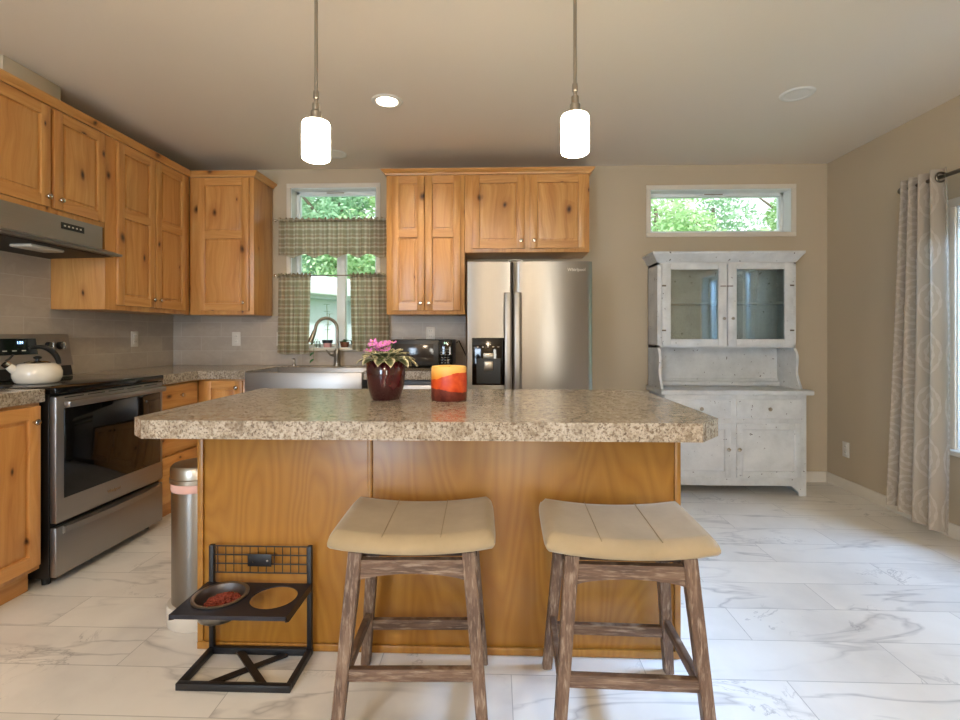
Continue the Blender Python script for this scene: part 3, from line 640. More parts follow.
# hood -----------------------------------------------------------------------
hd = thing('range_hood', (-2.5, 2.57, 1.64), 'stainless under-cabinet range hood above the stove', 'range hood')
MB().prism([(WX+.0105, 1.70), (-2.365, 1.70), (-2.365, 1.832), (WX+.0105, 1.832)], 'y', 2.205, 2.925).build('body', 'steelh', hd)
MB().prism([(WX+.0105, 1.672), (-2.26, 1.655), (-2.255, 1.668), (-2.36, 1.699), (WX+.0105, 1.699)], 'y', 2.205, 2.945).build('visor', 'steelh', hd)
MB().prism([(-2.70, 1.667), (-2.30, 1.6535), (-2.30, 1.6515), (-2.70, 1.645)], 'y', 2.22, 2.93).build('filter', 'dark', hd)
MB().box(-2.48, -2.36, 2.46, 2.66, 1.634, 1.652, .012).build('lens', 'beigeplastic', hd)
cp = MB().box(-2.3645, -2.3625, 2.64, 2.79, 1.765, 1.80, .0).build('control_strip', 'black', hd)
m = MB()
for k in range(5): MB().box(-2.3624, -2.3615, 2.655+k*.026, 2.667+k*.026, 1.779, 1.787).build('button', 'plate', cp)

# fridge ----------------------------------------------------------------------
fg = thing('refrigerator', (.21, 3.7, 0), 'stainless side-by-side refrigerator with black water dispenser', 'refrigerator')
FX0, FX1, FY = -.205, .628, 3.30
MB().box(FX0+.006, FX1-.006, 3.375, 4.08, .03, 1.672, .004).build('body', simple('fridge_side_grey', (92, 92, 94), .5), fg)
def fdoor(x0, x1, bow):
    m = MB(); n = 24; rows = []
    for i in range(n+1):
        t = i/n; x = x0+(x1-x0)*t; e = min(t, 1-t)*(x1-x0)
        y = FY-bow*(1-(2*t-1)**2)+(.012*(1-min(1, e/.012))**2)
        rows.append([(x, y, .06), (x, y, 1.668), (x, 3.37, 1.674), (x, 3.37, .06)])
    return m.grid(rows, 0, True, True, True)
d1 = fdoor(FX0, .102, .004).build('freezer_door', 'steel', fg, 40); d2 = fdoor(.110, FX1, .014).build('fridge_door', 'steel', fg, 40)
for d, xx in ((d1, .075), (d2, .137)):
    m = MB(); m.box(xx-.024, xx+.024, FY-.062, FY-.034, .62, 1.462, .008)
    for z in (.66, 1.40): m.box(xx-.012, xx+.012, FY-.04, FY-.001, z, z+.03)
    m.build('handle', 'steel', d)
dp = MB().box(-.162, .055, FY-.010, FY-.0005, .855, 1.167, .006).build('dispenser', 'blackglass', d1)
MB().box(-.132, .025, FY-.0115, FY-.0105, .865, 1.03).build('recess', 'black', dp)
MB().box(-.088, -.018, FY-.03, FY-.0116, 1.03, 1.066, .004).build('nozzle', 'nickel', dp)
MB().box(-.082, -.024, FY-.024, FY-.0116, .952, 1.012, .004).build('lever', 'nickel', dp)
m = MB()
for i in range(5): MB().box(-.13+i*.034, -.118+i*.034, FY-.0115, FY-.0105, 1.105, 1.109).build('key_mark', 'plate', dp)
MB().box(-.07, -.04, FY-.0115, FY-.0105, 1.12, 1.128).build('status_light', 'plate', dp)
put_text('logo', 'Whirlpool', .028, (.522, FY-.014, 1.612), FACE_Y @ Matrix.Rotation(R(0), 3, 'Z'), 'white', d2)
for xx in (FX0+.05, FX1-.05):
    for yy in (3.45, 4.0): MB().cyl((xx, yy, .001), (xx, yy, .03), .02).build('foot', 'black', fg)
MB().box(-.15, .57, 3.40, 3.46, 1.6725, 1.684, .003).build('hinge_cover', 'black', fg)
o = MB().tube([(.13+.05*math.cos(t/8*math.pi), 3.42+.02*math.sin(t/2), 1.6885+.014*math.sin(t/8*math.pi)) for t in range(9)], .003, 8)
solo(o, 'cable_loop', 'white', (.13, 3.42, 1.685), 'small white cable loop lying on top of the refrigerator', 'cable')
# microwave ---------------------------------------------------------------------
mw = thing('microwave', (-.56, 3.93, .9355), 'black countertop microwave under the cabinet beside the refrigerator', 'microwave')
MB().box(-.80, -.335, 3.765, 4.09, .950, 1.150, .006).build('body', 'black', mw)
for xx in (-.77, -.365):
    for yy in (3.80, 4.05): MB().cyl((xx, yy, .9356), (xx, yy, .95), .012).build('foot', 'black', mw)
d_ = MB().box(-.798, -.437, 3.75, 3.764, .953, 1.147, .004).build('door', 'black', mw)
MB().box(-.765, -.475, 3.7475, 3.7495, .985, 1.118, .001).build('window', simple('microwave_window', (52, 46, 42), .12), d_)
k_ = MB().box(-.433, -.337, 3.75, 3.764, .953, 1.147, .003).build('control_panel', 'blackglass', mw)
put_text('digits', '54', .022, (-.385, 3.7488, 1.124), FACE_Y, 'green', k_)
m = MB()
for i in range(3):
    for j in range(6): MB().box(-.418+i*.024, -.403+i*.024, 3.7485, 3.7495, .972+j*.020, .981+j*.020).build('key_mark', 'graymark', k_)
cd = MB().tube([(-.328, 4.098, 1.12), (-.31, 4.098, 1.14), (-.27, 4.09, 1.06), (-.232, 4.06, .98), (-.228, 4.03, .945)], .005, 8)
solo(cd, 'power_cord', 'black', (-.34, 4.09, 1.1), 'black power cord trailing between microwave and refrigerator', 'cord')

# outlets -------------------------------------------------------------------------
def outlet(facing, u, z, w, label, switch=False, plug=False):
    loc = (u, w, z) if facing == 'S' else (w, u, z)
    r_ = thing('wall_outlet' if not switch else 'light_switch', loc, label, 'outlet' if not switch else 'switch', 'white wall plates')
    if facing == 'W': F = lambda a, b, o: Vector((w-o, u-a, z+b))
    elif facing == 'S': F = lambda a, b, o: Vector((u+a, w-o, z+b))
    else: F = lambda a, b, o: Vector((w+o, u+a, z+b))
    m = MB(); map_box(m, F, -.036, .036, -.058, .058, .0005, .006, .003, 0); m.build('cover_plate', 'plate', r_)
    if switch:
        m = MB(); map_box(m, F, -.017, .017, -.034, .034, .0062, .010, .002, 0); m.build('rocker', 'white', r_)
    else:
        for s_ in (-1, 1):
            m = MB(); map_box(m, F, -.017, .017, s_*.022-.015, s_*.022+.015, .0062, .009, .003, 0); so = m.build('socket', 'white', r_)
            m = MB(); map_box(m, F, -.008, -.006, s_*.022-.003, s_*.022+.007, .0091, .0096, 0, 0); map_box(m, F, .006, .008, s_*.022-.003, s_*.022+.007, .0091, .0096, 0, 0); m.build('slot', 'black', so)
outlet('E', 3.668, 1.155, WX+.009, 'white outlet on the tiled left wall right of the stove')
outlet('S', -2.179, 1.152, BY-.009, 'white outlet on the back tiles beneath the corner wall cabinet')
outlet('S', -1.80, 1.152, BY-.009, 'white switch plate on the back tiles half hidden by the left plaid curtain', switch=True)
outlet('S', -.545, 1.195, BY-.009, 'white outlet on the back tiles just above the microwave')
outlet('W', 3.91, .31, EX, 'white outlet low on the tan right wall between hutch and curtain')

# kettle ----------------------------------------------------------------------------
KX, KY, KZ = -2.355, 2.49, .9385
kt = thing('tea_kettle', (KX, KY, KZ), 'cream enamel tea kettle with black arched handle on the stove', 'kettle')
MB().lathe([(.078, 0), (.090, .008), (.100, .032), (.101, .058), (.092, .084), (.074, .099), (.056, .104), (.05, .102)], (KX, KY, KZ), 40).build('body', 'enamel', kt, 60)
MB().lathe([(.056, .101), (.052, .107), (.03, .114), (.001, .116)], (KX, KY, KZ), 32).build('lid', 'chrome', kt, 60)
MB().lathe([(.008, .114), (.008, .122), (.017, .126), (.018, .134), (.010, .139), (.001, .140)], (KX, KY, KZ), 20).build('lid_knob', 'black', kt, 60)
ux, uy = -.45, -.89
L = lambda d, h: (KX+ux*d, KY+uy*d, KZ+h)
sp = MB().tube([L(.072, .058), L(.098, .076), L(.120, .098)], .02, 16, radii=[.026, .020, .016]).build('spout', 'enamel', kt, 60)
MB().tube([L(.116, .095), L(.130, .108)], .018, 16).build('spout_collar', 'chrome', sp, 60)
MB().tube([L(.126, .118), L(.112, .128), L(.096, .150)], .005, 8).build('whistle_lever', 'black', sp, 60)
pts = []
for k in range(15):
    t = k/14; ang = math.pi*(.02+.62*t); pts.append(L(-.088*math.cos(ang)-.002, .088+.098*math.sin(ang)))
MB().tube(pts, .009, 12, radii=[.008+.006*math.sin(math.pi*min(1, .15+k/14)) for k in range(15)]).build('handle', 'black', kt, 60)

# island ----------------------------------------------------------------------------
isl = thing('kitchen_island', (-.23, 2.15, 0), 'honey wood kitchen island base with flat veneer panels', 'island')
IX0, IX1, IY0, IY1 = -1.128, .672, 1.852, 2.44
MB().box(IX0+.004, IX1-.004, IY0+.006, IY1, .002, .853, .001).build('body', 'island', isl)
for a, b in ((IX0, IX0+.022), (-.482, -.464), (IX1-.022, IX1)): MB().box(a, b, IY0-.004, IY0+.0055, .03, .853, .003).build('batten', 'island', isl)
MB().box(IX0, IX1, IY0-.006, IY0+.0055, .002, .0295, .003).build('base_strip', 'island', isl)
for xx, s_ in ((IX0-.004, 1), (IX1-.0035, 1)): MB().box(xx, xx+.0075, IY0+.006, IY0+.03, .002, .853, .002).build('corner_trim', 'island', isl)
for k in range(3): add_door(isl, 'S', IX0+.03+k*.59, IX0+.60+k*.59, .12, .84, IY1+.02) if False else None
top = MB().prism([(-1.13, 1.553), (.632, 1.553), (.722, 1.655), (.722, 2.40), (.66, 2.50), (-1.19, 2.50), (-1.195, 2.49), (-1.195, 1.612)], 'z', .8555, .914)
o = top.build('island_worktop', 'lam', smooth=0); tag(o, 'long speckled laminate island worktop with clipped corners', 'worktop')

# things on the island
px_, py_, pz_ = -.466, 2.092, .9145
vt = thing('potted_african_violet', (px_, py_, pz_), 'pink flowering African violet in a glossy burgundy pot on the island', 'potted plant')
MB().lathe([(.054, 0), (.060, .004), (.075, .055), (.081, .105), (.083, .158), (.080, .160), (.076, .152), (.073, .13), (.001, .13)], (px_, py_, pz_), 40).build('pot', 'pot', vt, 60)
MB().lathe([(.0735, 0), (.06, .006), (.001, .008)], (px_, py_, pz_+.1305), 24).build('soil', simple('potting_soil', (58, 42, 34), .95), vt)
def leaf(m, base, direc, length, width, droop, cup=.12, mi=0):
    d = Vector(direc).normalized(); side = d.cross(Vector((0, 0, 1))).normalized(); n = 7; rows = []; uvs = []
    for i in range(n+1):
        t = i/n; wd = width*math.sin(math.pi*min(1, (t*.92+.06)))**.75; p = Vector(base)+d*length*t+Vector((0, 0, -droop*t*t*length)); row = []; uv = []
        for j in range(-3, 4):
            s_ = j/3; row.append(p+side*wd*s_*.5+Vector((0, 0, cup*width*s_*s_))); uv.append((max(abs(s_), abs(2*t-1)**1.5), t))
        rows.append(row); uvs.append(uv)
    m.grid(rows, mi, uv=uvs)
rnd = random.Random(3)
for k in range(40):
    a_ = 2*math.pi*k/40*3.4+rnd.uniform(-.2, .2); ring = k/40; el = .10+.55*(1-ring)+rnd.uniform(-.1, .1) if False else (.12+1.25*(1-ring))
    b0 = Vector((px_, py_, pz_+.135)); d = Vector((math.cos(a_), math.sin(a_), el)); stl = .045+.035*ring
    m = MB(); p1 = b0+d.normalized()*stl; p1.z = max(p1.z, pz_+.168-.004*ring*0); leaf(m, p1, (d.x, d.y, el*.75), .056+.022*rnd.random(), .042+.008*rnd.random(), .2+.55*ring)
    lf = m.build('leaf', 'vleaf', vt, 60); MB().tube([b0+Vector((d.x, d.y, 0))*.01, b0.lerp(p1, .6)+Vector((0, 0, .006)), p1], .0022, 6).build('leaf_stalk', 'stem', lf)
for k in range(15):
    a_ = rnd.uniform(0, 6.28); rr = .058*math.sqrt(rnd.random()); cx, cy = px_-.018+rr*math.cos(a_)*1.05, py_-.025+rr*math.sin(a_)*.6; cz = pz_+.222+rnd.uniform(-.012, .03)-.2*rr
    m = MB(); tl = Vector((rnd.uniform(-.4, .4), rnd.uniform(-1, -.1), 1)).normalized(); q = tl.to_track_quat('Z', 'Y').to_matrix()
    for pp in range(5):
        an = 2*math.pi*pp/5; rows = []
        for i in range(5):
            t = i/4; r0 = .003+.017*t; wd = .016*math.sin(math.pi*(.12+.8*t)); c0 = Vector((math.cos(an), math.sin(an), 0)); s0 = Vector((-math.sin(an), math.cos(an), 0))
            rows.append([Vector((cx, cy, cz))+q @ (c0*r0+s0*wd*j*.5+Vector((0, 0, .004*t*t-.003*j*j+.002*math.sin(9*t)))) for j in (-1, 0, 1)])
        m.grid(rows)
    fl = m.build('flower', 'petal', vt, 60); MB().sphere(Vector((cx, cy, cz))+tl*.003, .003, seg=8).build('stamen', 'petalc', fl)
    MB().tube([(px_, py_, pz_+.14), (cx*.5+px_*.5, cy*.5+py_*.5, pz_+.185), Vector((cx, cy, cz))-tl*.002], .0013, 5).build('flower_stalk', 'stem', fl)
cn = thing('pillar_candle', (-.197, 2.09, .9145), 'thick yellow, orange and brown layered candle on the island', 'candle')
m = MB().lathe([(.070, 0), (.0735, .003), (.0745, .07), (.0735, .134), (.070, .141), (.063, .142), (.05, .136), (.001, .132)], (-.199, 2.085, .9145), 48)
m.build('wax', 'candle', cn, 50)
MB().tube([(-.199, 2.085, 1.047), (-.198, 2.085, 1.0545)], .0015, 6).build('wick', 'black', cn)

# hutch -------------------------------------------------------------------------------
hu = thing('hutch_cabinet', (1.75, 3.93, 0), 'distressed white hutch with glass upper doors against the back wall', 'hutch')
HX0, HX1, HF, HB = 1.242, 2.272, 3.745, 4.11
m = MB()
m.box(HX0, HX1, HF, HB, .075, .742, .002)
def foot_poly(sgn, x): return [(x, .001), (x+sgn*.05, .001), (x+sgn*.056, .03), (x+sgn*.085, .058), (x+sgn*.11, .0755), (x, .0755)]
m.prism(foot_poly(1, HX0), 'y', HF, HF+.02); m.prism(foot_poly(-1, HX1), 'y', HF, HF+.02)
m.box(HX0, HX0+.02, HF+.02, HB, .001, .0755); m.box(HX1-.02, HX1, HF+.02, HB, .001, .0755)
m.build('lower_body', 'hutch', hu)
MB().box(1.212, 2.318, 3.722, HB, .7435, .778, .008).build('table_top', 'hutch', hu)
HM = ('hutch', 'hutch')
for a, b in ((1.285, 1.725), (1.765, 2.232)):
    add_drawer(hu, 'S', a, b, .572, .712, HF-.0005+.012, mats=('hutch',), kmat='nickel')
    s_ = a < 1.5
    add_door(hu, 'S', a, b, .135, .535, HF-.0005+.012, mats=HM, raise_=False, kn=((b-a-.025, .21) if s_ else (.012, .21)), st=.045)
UF = 3.875; UX0, UX1 = 1.232, 2.272
m = MB(); m.box(UX0, UX0+.018, UF, HB, 1.088, 1.742); m.box(UX1-.018, UX1, UF, HB, 1.088, 1.742); m.box(UX0, UX1, UF, HB, 1.088, 1.108); m.box(UX0, UX1, UF, HB, 1.722, 1.742)
m.box(UX0, UX1, HB-.012, HB, .779, 1.742); m.box(UX0+.018, UX0+.045, UF, UF+.018, 1.108, 1.722); m.box(UX1-.045, UX1-.018, UF, UF+.018, 1.108, 1.722)
m.build('upper_body', 'hutch', hu)
MB().box(UX0+.02, UX1-.02, HB-.055, HB-.0125, .7795, .815, .004).box(UX0+.02, UX1-.02, HB-.03, HB-.0125, .8155, .835, .003).build('rear_ledge', 'hutch', hu)
MB().box(UX0+.0185, UX1-.0185, UF+.03, HB-.0125, 1.425, 1.444, .002).build('shelf', 'hutch', hu)
m = MB(); m.sweep([(UX0, HB), (UX0, UF), (UX1, UF), (UX1, HB)], [(-.02, .0), (.004, 0), (.012, .012), (.034, .046), (.046, .060), (.046, .076), (-.02, .076)], 1.7425)
m.box(UX0, UX1, UF, HB, 1.80, 1.818); m.build('crown', 'hutch', hu)
for xx in (UX0, UX1-.018):
    poly = [(HB-.0125, .779), (3.79, .779)]
    for k in range(13):
        t = k/12; poly.append((3.79+.035*(1-math.cos(math.pi*2*t))*.5+.085*t*t+.02*math.sin(math.pi*2*t), .785+.30*t))
    poly += [(HB-.0125, 1.0875)]
    MB().prism(poly, 'x', xx, xx+.018).build('side_bracket', 'hutch', hu)
for i, (a, b) in enumerate(((UX0+.03, 1.748), (1.756, UX1-.03))):
    m = MB(); F = frame_map('S', a, 1.10, UF-.001); W = b-a; H = .628; t = .022; st = .064
    map_box(m, F, 0, st, 0, H, 0, t, .003, 0); map_box(m, F, W-st, W, 0, H, 0, t, .003, 0); map_box(m, F, st, W-st, 0, .054, 0, t, .002, 0); map_box(m, F, st, W-st, H-.045, H, 0, t, .002, 0)
    gd = m.build('glass_door', 'hutch', hu)
    m = MB(); map_box(m, F, st-.004, W-st+.004, .050, H-.041, .008, .011, 0, 0); m.build('pane', 'hglass', gd, 0)
    knob(gd, F, (W-st*.45) if i == 0 else st*.45, .21, t, 'nickel', .012)
    m = MB(); u = W-.03 if i == 0 else .012; map_box(m, F, u-.022, u+.022, .452, .46, t+.0003, t+.006, .001, 0); m.build('latch', 'bronze', gd)
    hx = .012 if i == 0 else W-.012
    m = MB()
    for hz in (.12, .46): map_box(m, F, hx-.016, hx+.016, hz-.006, hz+.006, t+.0003, t+.003, .001, 0)
    m.build('hinge', 'bronze', gd)

# pendants and ceiling lights ------------------------------------------------------------
def pendant(x, y, zb, label):
    r_ = thing('pendant_light', (x, y, CZ), label, 'pendant light', 'pendant lights')
    MB().cyl((x, y, CZ-.022), (x, y, CZ-.0005), .06, seg=28).build('canopy', 'nickel', r_)
    MB().cyl((x, y, zb+.262), (x, y, CZ-.0225), .0065, seg=12).build('rod', 'nickel', r_)
    MB().lathe([(.010, .262), (.011, .236), (.007, .232), (.007, .220), (.014, .215), (.014, .190), (.020, .184), (.020, .158), (.032, .156), (.032, .1465), (.001, .1465)][::-1], (x, y, zb), 24).build('socket', 'nickel', r_, 40)
    sh = MB().lathe([(.043, .0), (.050, .004), (.0525, .012), (.0525, .133), (.049, .143), (.03, .146), (.001, .146)], (x, y, zb), 36).build('lamp_shade', 'shade', r_, 50)
    return r_
pendant(-.686, 1.88, 1.849, 'left of the two pendant lights with lit white cylinder shades')
pendant(.293, 1.88, 1.861, 'right of the two pendant lights with lit white cylinder shades')
def can(x, y, lit, label, energy=0, spot=150):
    r_ = thing('recessed_light', (x, y, CZ), label, 'ceiling light', 'recessed ceiling lights')
    MB().lathe([(.062, -.003), (.066, -.007), (.086, -.006), (.092, -.0005)], (x, y, CZ), 36).build('trim_ring', 'white', r_, 50)
    MB().lathe([(.001, -.004), (.062, -.004), (.062, -.001), (.001, -.001)], (x, y, CZ), 32).build('lens', 'canlit' if lit else 'white', r_, 50)
    if energy:
        l_ = lamp('lamp', 'SPOT', (x, y, CZ-.015), energy, WARM, spot_size=R(spot), spot_blend=.6, shadow_soft_size=.06)
can(-.648, 2.94, True, 'lit recessed ceiling light behind the left pendant', 30)
can(1.725, 2.93, False, 'unlit recessed ceiling light in front of the white hutch')
can(-1.236, 3.787, False, 'small unlit recessed ceiling light above the sink window')
dl = thing('flush_ceiling_light', (-.2, -1.6, CZ), 'round lit flush ceiling light in the room behind the viewer', 'ceiling light')
MB().lathe([(.19, -.001), (.19, -.02), (.17, -.022), (.17, -.001)], (-.2, -1.6, CZ), 36).build('base', 'nickel', dl, 40)
MB().lathe([(.168, -.021), (.16, -.05), (.12, -.085), (.06, -.10), (.001, -.104)], (-.2, -1.6, CZ), 36).build('diffuser', 'canlit', dl, 60)
lamp('lamp', 'POINT', (-.2, -1.6, CZ-.17), 60, (1, .80, .58), shadow_soft_size=.12)
for xx, yy in ((-.9, .25), (.55, .25)): can(xx, yy, True, 'lit recessed ceiling light over the room behind the viewer', 24)

# stools --------------------------------------------------------------------------------
def stool(cx, cy, rz, label):
    r_ = thing('bar_stool', (0, 0, 0), label, 'stool', 'saddle stools at the island')
    W, D = .485, .352
    # cushion: closed loops around the edge from bottom to crown
    m = MB(); top = []; nx, ny = 25, 17
    def hgt(x): return .034*(abs(x)/(W/2))**2.0
    rows = []
    def edge(s_): return 1-.0*s_
    for j in range(ny):
        row = []
        for i in range(nx):
            x = (i/(nx-1)*2-1); y = (j/(ny-1)*2-1)
            e = max(abs(x)**8, abs(y)**6); X = x*W/2; Y = y*D/2
            dx = max(0, abs(x)-.90)/.10; dy = max(0, abs(y)-.86)/.14; rnd_ = min(1, math.sqrt(dx*dx+dy*dy))
            z = .600+hgt(X)*.62-.022*(1-math.sqrt(max(0, 1-rnd_**2)))
            # round plan corners
            k = 1-.025*(abs(x)**6)*(abs(y)**6)
            z -= .0015*math.exp(-((abs(X)-.085)/.004)**2)*(1 if abs(y) < .99 else 0)
            row.append(Vector((X*k, Y*k, z)))
        rows.append(row)
    m.grid(rows)
    per = [rows[0][i] for i in range(nx)]+[rows[j][-1] for j in range(1, ny)]+[rows[-1][i] for i in range(nx-2, -1, -1)]+[rows[j][0] for j in range(ny-2, 0, -1)]
    loops = [per, [Vector((p.x*1.012, p.y*1.016, p.z-.010)) for p in per], [Vector((p.x*1.012, p.y*1.014, .562+hgt(p.x)*.55)) for p in per], [Vector((p.x*.985, p.y*.985, .554+hgt(p.x)*.55)) for p in per], [Vector((p.x*.90, p.y*.88, .558+hgt(p.x)*.4)) for p in per]]
    m.grid(loops, closed=True, capb=True); bmesh.ops.remove_doubles(m.bm, verts=m.bm.verts, dist=.0004)
    seat = m.build('seat', 'seat', r_, 60, local=True)
    m = MB()
    for sx in (-.085, .085): m.tube([(sx, -D/2*.93+D*.93*k/16, .5998+hgt(sx)*.62-(.0)) for k in range(17)], .0012, 6)
    m.build('seam', simple('seam_thread', (176, 158, 128), .9) if 'seamm' not in M else 'seamm', seat, local=True)
    MB().box(-.19, .19, -.125, .125, .530, .5535, .002).build('seat_board', 'wood_board', r_, local=True)
    feet = {}
    for sx in (-1, 1):
        for sy in (-1, 1):
            t = Vector((sx*.165, sy*.133, .556)); f = Vector((sx*.212, sy*.198, .0015))
            MB().beam(f, t, .032, .034, bev=.003, w2=.040).build('leg', 'stoolwood', r_, local=True); feet[(sx, sy)] = (f, t)
    def at(sx, sy, z):
        f, t = feet[(sx, sy)]; return f.lerp(t, z/.562)
    # arched aprons
    for sy in (-1, 1):
        a_ = at(-1, sy, .50); b_ = at(1, sy, .50); rows = []
        n = 14
        for k in range(n+1):
            t = k/n; x = a_.x+.017+(b_.x-a_.x-.034)*t; y = a_.y; lo = .472+.018*math.sin(math.pi*t)**.7
            rows.append([(x, y-.011, lo), (x, y+.011, lo), (x, y+.011, .530), (x, y-.011, .530)])
        MB().grid(rows, 0, True, True, True).build('apron', 'stoolwood_h', r_, local=True)
    for sx in (-1, 1):
        a_ = at(sx, -1, .50); b_ = at(sx, 1, .50); MB().box(a_.x-.011, a_.x+.011, a_.y+.018, b_.y-.018, .482, .530, .002).build('apron', 'stoolwood_h', r_, local=True)
    for sy, z in ((-1, .215), (1, .155)):
        a_ = at(-1, sy, z); b_ = at(1, sy, z); MB().box(a_.x+.016, b_.x-.016, a_.y-.011, a_.y+.011, z-.018, z+.018, .003).build('stretcher', 'stoolwood_h', r_, local=True)
    for sx in (-1, 1):
        z = .19; a_ = at(sx, -1, z); b_ = at(sx, 1, z); MB().box(a_.x-.010, a_.x+.010, a_.y+.017, b_.y-.017, z-.017, z+.017, .003).build('stretcher', 'stoolwood_h', r_, local=True)
    r_.location = (cx, cy, 0); r_.rotation_euler = (0, 0, rz); return r_
M['seamm'] = simple('seam_thread', (138, 120, 92), .9); M['wood_board'] = simple('seat_underboard', (60, 44, 34), .8)
def stoolwood_h():
    m2 = M['stoolwood'].copy(); m2.name = 'weathered_wood_horizontal'
    for nd in m2.node_tree.nodes:
        if nd.bl_idname == 'ShaderNodeMapping':
            s_ = nd.inputs['Scale'].default_value; nd.inputs['Scale'].default_value = (s_[2], s_[2], s_[0])
    return m2
M['stoolwood_h'] = stoolwood_h()
s1 = stool(-.252, 1.598, R(2), 'left of the two beige saddle-seat bar stools, beside the dog bowl stand')
s2 = copy_tree(s1); s2.location = (.386, 1.585, 0); s2.rotation_euler = (0, 0, R(-1.5)); s2['label'] = 'right of the two beige saddle-seat bar stools, at the island corner'

# dog feeder -------------------------------------------------------------------------------
fd = thing('pet_feeder_stand', (-.875, 1.73, 0), 'black metal raised pet feeder stand with two bowl holes and grid back', 'pet feeder')
A0, A1, B0, B1 = -1.068, -.682, 1.628, 1.838; t = .018
m = MB(); m.box(A0, A1, B0, B0+t, .002, .002+t*1.3, .001); m.box(A0, A1, B1-t, B1, .002, .002+t*1.3, .001); m.box(A0, A0+t, B0+t, B1-t, .002, .0254, .001); m.box(A1-t, A1, B0+t, B1-t, .002, .0254, .001)
m.build('base_frame', 'blackmetal', fd)
for p, q in (((A0+.09, B0+.02), (A1-.09, B1-.02)), ((A1-.10, B0+.02), (A0+.12, B1-.02))):
    d = Vector((q[0]-p[0], q[1]-p[1], 0)); nrm = Vector((-d.y, d.x, 0))  .normalized()*.0125; z0 = .005 if p[0] < -.9 else .0118
    MB().prism([(p[0]+nrm.x, p[1]+nrm.y), (p[0]-nrm.x, p[1]-nrm.y), (q[0]-nrm.x, q[1]-nrm.y), (q[0]+nrm.x, q[1]+nrm.y)], 'z', z0, z0+.0065).build('cross_brace', 'blackmetal', fd)
for xx in (A0, A1-t): MB().box(xx, xx+t, B1-t, B1, .0256, .405, .003).build('post', 'blackmetal', fd)
m = MB(); yb = B1-.009; gx0, gx1 = A0+t, A1-t
for k in range(12): xx = gx0+.012+(gx1-gx0-.014)*k/11; m.cyl((xx, yb, .302), (xx, yb, .40), .0018, seg=6)
for z in (.302, .335, .368, .40): m.cyl((gx0, yb, z), (gx1, yb, z), .0024, seg=6)
m.build('wire_grid', 'blackmetal', fd)
np_ = MB().box(-.922, -.832, B1-.017, B1-.0125, .328, .374, .002).build('name_plate', 'blackmetal', fd)
MB().cyl((-.846, B1-.0195, .351), (-.846, B1-.0172, .351), .004, seg=12).cyl((-.900, B1-.0195, .345), (-.900, B1-.0172, .345), .002, seg=8).build('screw', 'chrome', np_)
# plate with two round holes
def holed_plate(x0, x1, y0, y1, z0, z1, holes):
    m = MB(); N = 40; xm = (x0+x1)/2
    for (hx, hy, hr), (a, b) in zip(holes, ((x0, xm), (xm, x1))):
        outer = []
        for k in range(N):
            an = 2*math.pi*k/N; c, s_ = math.cos(an), math.sin(an); ts = []
            if abs(c) > 1e-6: ts.append(((b if c > 0 else a)-hx)/c)
            if abs(s_) > 1e-6: ts.append(((y1 if s_ > 0 else y0)-hy)/s_)
            tt = min(v for v in ts if v > 0); outer.append((hx+c*tt, hy+s_*tt))
        # put exact corners on the closest points
        for cx_, cy_ in ((a, y0), (b, y0), (a, y1), (b, y1)):
            i = min(range(N), key=lambda i: (outer[i][0]-cx_)**2+(outer[i][1]-cy_)**2); outer[i] = (cx_, cy_)
        inner = [(hx+hr*math.cos(2*math.pi*k/N), hy+hr*math.sin(2*math.pi*k/N)) for k in range(N)]
        m.grid([[(p[0], p[1], z0) for p in outer], [(p[0], p[1], z1) for p in outer], [(p[0], p[1], z1) for p in inner], [(p[0], p[1], z0) for p in inner], [(p[0], p[1], z0) for p in outer]], closed=True)
    return m
H1 = (-.967, 1.722, .083); H2 = (-.777, 1.722, .078)
PZ = .270
m = holed_plate(A0-.004, A1, 1.600, B1-t-.0005, PZ-.004, PZ, (H1, H2)); pl = m.build('bowl_shelf', 'navy', fd, 0)
m = MB(); m.box(A0-.004, A1, 1.600, 1.604, PZ-.014, PZ-.0042); m.build('front_lip', 'navy', pl)
for xx in (A0-.004, A1-.004): MB().prism([(1.600, PZ-.0042), (1.600, PZ-.018), (1.622, PZ-.028), (B1-t-.001, PZ-.028), (B1-t-.001, PZ-.0042)], 'x', xx, xx+.004).build('side_lip', 'navy', pl)
bz = PZ
bw = MB().lathe([(.092, .002), (.093, .006), (.088, .009), (.080, .006), (.076, -.022), (.068, -.062), (.05, -.069), (.001, -.070), (.001, -.0725), (.052, -.0715), (.071, -.064), (.079, -.022), (.081, .0008), (.090, .0008), (.092, .002)], (H1[0], H1[1], bz), 44, cap=False)
o = solo(bw, 'pet_bowl', 'steelh', (H1[0], H1[1], bz-.0725), 'stainless steel pet bowl holding kibble in the left feeder hole', 'bowl', smooth=60)
m = MB(); rk = random.Random(5)
for i in range(260):
    a_ = rk.uniform(0, 6.28); r0 = .060*math.sqrt(rk.random()); hh = -.026+.026*(1-(r0/.07)**2)+.006*rk.random()
    m.sphere((H1[0]+.010+r0*math.cos(a_), H1[1]+r0*math.sin(a_)*.95, bz+hh-.012+.006), .0062, seg=6, sc=(1, .9, .75))
m.lathe([(.001, -.0445), (.050, -.0435), (.066, -.050), (.062, -.034), (.001, -.022)], (H1[0], H1[1], bz), 24)
o = solo(m, 'dry_kibble', 'kibble', (H1[0], H1[1], bz-.0445), 'reddish-brown dry pet kibble filling the steel bowl', 'pet food', smooth=60); o['kind'] = 'stuff'

